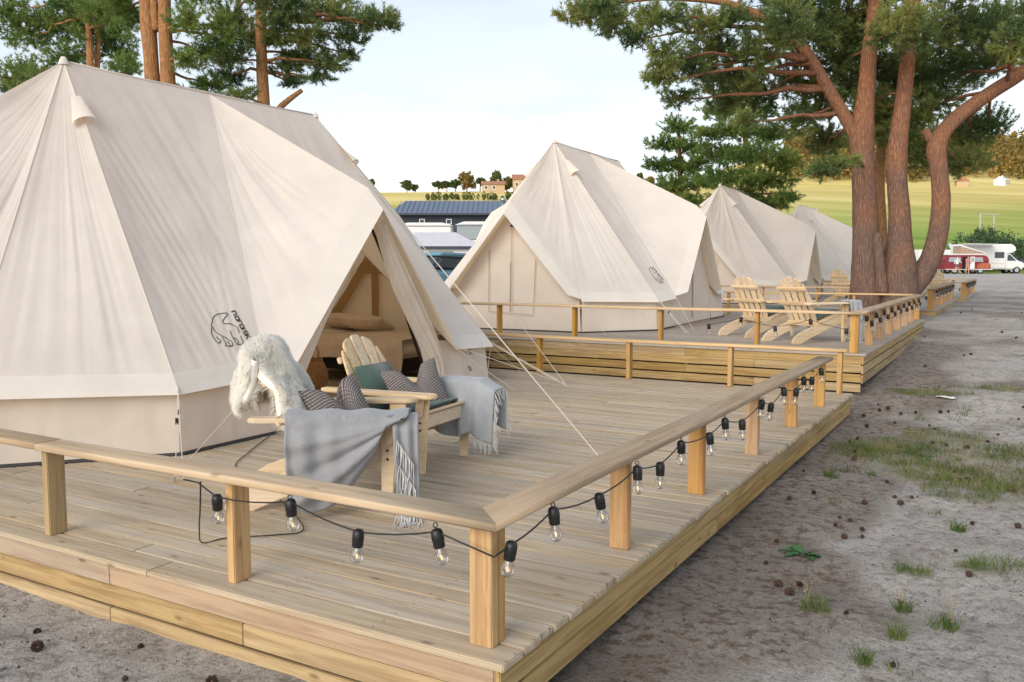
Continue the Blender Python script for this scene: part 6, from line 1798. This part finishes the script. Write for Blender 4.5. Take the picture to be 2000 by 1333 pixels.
for k, (x, y, rx, ry, lb) in enumerate(TUFT):
    t = empty('grass_tuft', (0, 0, 0), 0, lb, 'grass tuft', 'grass tufts on the sand')
    o = blades('blades', None, [(x, y, rx, ry, int(70 + 3200 * rx * ry))], 'grass', 0.085 if k != 1 else 0.06, 0.0019, 1.0, 30 + k)
    if 'category' in o: del o['category']
    o.parent = t
    if k in (2, 3, 4):
        o = blades('dry_stalks', None, [(x, y, rx * 0.6, ry * 0.6, 10)], 'straw', 0.24, 0.0016, 0.4, 50 + k)
        if 'category' in o: del o['category']
        o.parent = t
# broad leaved weed
wd = empty('leafy_weed', (0.50, 2.66, float(ground_z(0.50, 2.66))), 0, 'dark green broad-leaved weed beside the nearest deck', 'weed')
M['weed'] = simple('weed_leaf', (0.045, 0.13, 0.035), 0.5, noise=0.25, nscale=40)
rr = random.Random(2)
for k in range(13):
    a = rr.uniform(0, 6.283); L = rr.uniform(0.07, 0.13); r0 = rr.uniform(0.0, 0.05)
    base = Vector((math.cos(a) * r0, math.sin(a) * r0, 0.0)); up = rr.uniform(0.3, 0.9)
    d = Vector((math.cos(a), math.sin(a), up)).normalized(); sd = Vector((-math.sin(a), math.cos(a), 0))
    V = []; F = []
    for i in range(7):
        s = i / 6; wv = 0.024 * math.sin(math.pi * min(1, s * 0.9 + 0.08)) * (1 + 0.25 * math.sin(s * 22))
        c = base + d * L * s + Vector((0, 0, -0.05 * s * s))
        V += [c - sd * wv + Vector((0, 0, 0.008)), c, c + sd * wv + Vector((0, 0, 0.008))]
    for i in range(6): F += [(3 * i, 3 * i + 1, 3 * i + 4, 3 * i + 3), (3 * i + 1, 3 * i + 2, 3 * i + 5, 3 * i + 4)]
    mb = MB(); mb.add(V, F); mb.build('leaf', M['weed'], wd, True)
# needles and litter on the sand
r = np.random.RandomState(77)
n = 9000
x = r.uniform(-3.4, 3.6, n); y = r.uniform(-1.0, 14, n)
keep = np.array([free(a, b) for a, b in zip(x, y)]) & (n2(x * 0.9, y * 0.9, 12) + 0.6 * r.rand(n) > 0.1); x, y = x[keep], y[keep]; n = len(x)
z = ground_z(x, y) + 0.004
a = r.uniform(0, 6.283, n); L = r.uniform(0.02, 0.05, n)
d = np.stack([np.cos(a) * L, np.sin(a) * L, r.uniform(-0.003, 0.006, n)], 1); s = np.stack([-np.sin(a), np.cos(a), np.zeros(n)], 1) * 0.0013
B = np.stack([x, y, z], 1)
V = np.stack([B - s, B + s, B + d + s * 0.6, B + d - s * 0.6], 1).reshape(-1, 3)
M['litter'] = foliage('needle_litter', (0.06, 0.032, 0.018), (0.13, 0.07, 0.04), (0.24, 0.15, 0.09), 0.05, 3.0)
tag(obj('needle_litter', mesh_np('needle_litter', V, np.arange(n * 4).reshape(-1, 4), M['litter'])), 'fallen brown pine needles scattered on the sand', 'litter', kind='stuff')
# crumbs of bark, cone scales and grit
n = 5200
x = np.concatenate([r.uniform(0.0, 3.4, n // 2), r.uniform(-3.6, 0.4, n // 4), r.uniform(0.0, 6, n - n // 2 - n // 4)]); y = np.concatenate([r.uniform(-0.6, 8.4, n // 2), r.uniform(-1.3, 0.0, n // 4), r.uniform(8, 22, n - n // 2 - n // 4)])
keep = np.array([free(a_, b_) for a_, b_ in zip(x, y)]); x, y = x[keep], y[keep]; n = len(x)
c_ = np.stack([x, y, ground_z(x, y)], 1); sz = (0.003 + 0.009 * r.rand(n) ** 3)[:, None, None]
tet = np.array([[1, 0, -0.3], [-0.6, 0.8, -0.3], [-0.5, -0.8, -0.2], [0, 0.1, 0.8]])[None] * (0.6 + 0.8 * r.rand(n, 4, 1))
an = r.uniform(0, 6.283, n); cs, sn = np.cos(an)[:, None], np.sin(an)[:, None]
tet = np.stack([tet[..., 0] * cs - tet[..., 1] * sn, tet[..., 0] * sn + tet[..., 1] * cs, tet[..., 2]], -1) * sz
V = (c_[:, None] + tet).reshape(-1, 3); k4 = np.arange(n)[:, None] * 4
F = np.concatenate([k4 + np.array([[0, 1, 3]]), k4 + np.array([[1, 2, 3]]), k4 + np.array([[2, 0, 3]])])
M['crumbs'] = foliage('bark_crumbs', (0.035, 0.022, 0.015), (0.10, 0.065, 0.045), (0.30, 0.26, 0.22), 0.0, 40.0)
tag(obj('bark_crumbs', mesh_np('bark_crumbs', V, F, M['crumbs'])), 'dark crumbs of bark and cone scales strewn over the sand', 'litter', kind='stuff')
# twigs, stones, paper
M['twig'] = simple('twig', (0.30, 0.23, 0.16), 0.9)
TW = [((-2.95, -0.62), 0.5, 0.3, 'curved pale twig at the bottom left corner of the sand'), ((0.58, 6.95), -0.2, 0.28, 'short pale twig at the edge of the grass patch'), ((0.62, 2.05), 1.3, 0.25, 'thin twig lying beside the deck skirting')]
for (x, y), a, L, lb in TW:
    mb = MB(); pts = []
    for k in range(6):
        s = k / 5; px, py = x + math.cos(a + s * 0.8) * L * s, y + math.sin(a + s * 0.8) * L * s
        pts.append((px, py, float(ground_z(px, py)) + 0.008))
    mb.tube(pts, [0.006, 0.006, 0.005, 0.005, 0.004, 0.002], 6); tag(mb.build('twig', M['twig'], None, True), lb, 'twig', 'twigs on the sand')
mb = MB(); P = np.zeros((7, 5, 3)); gx, gy = 0.87, 8.55
for i in range(7):
    for j in range(5): P[i, j] = (gx - 0.10 + i * 0.033, gy - 0.05 + j * 0.025, float(ground_z(gx, gy)) + 0.02 + 0.016 * n2(i * 0.9, j * 0.9, 3))
o = obj('paper_scrap', grid_mesh('paper_scrap', P, M['white'])); sd_ = o.modifiers.new('thickness', 'SOLIDIFY'); sd_.thickness = 0.004
tag(o, 'crumpled white paper scrap on the grass beside the second deck', 'paper')
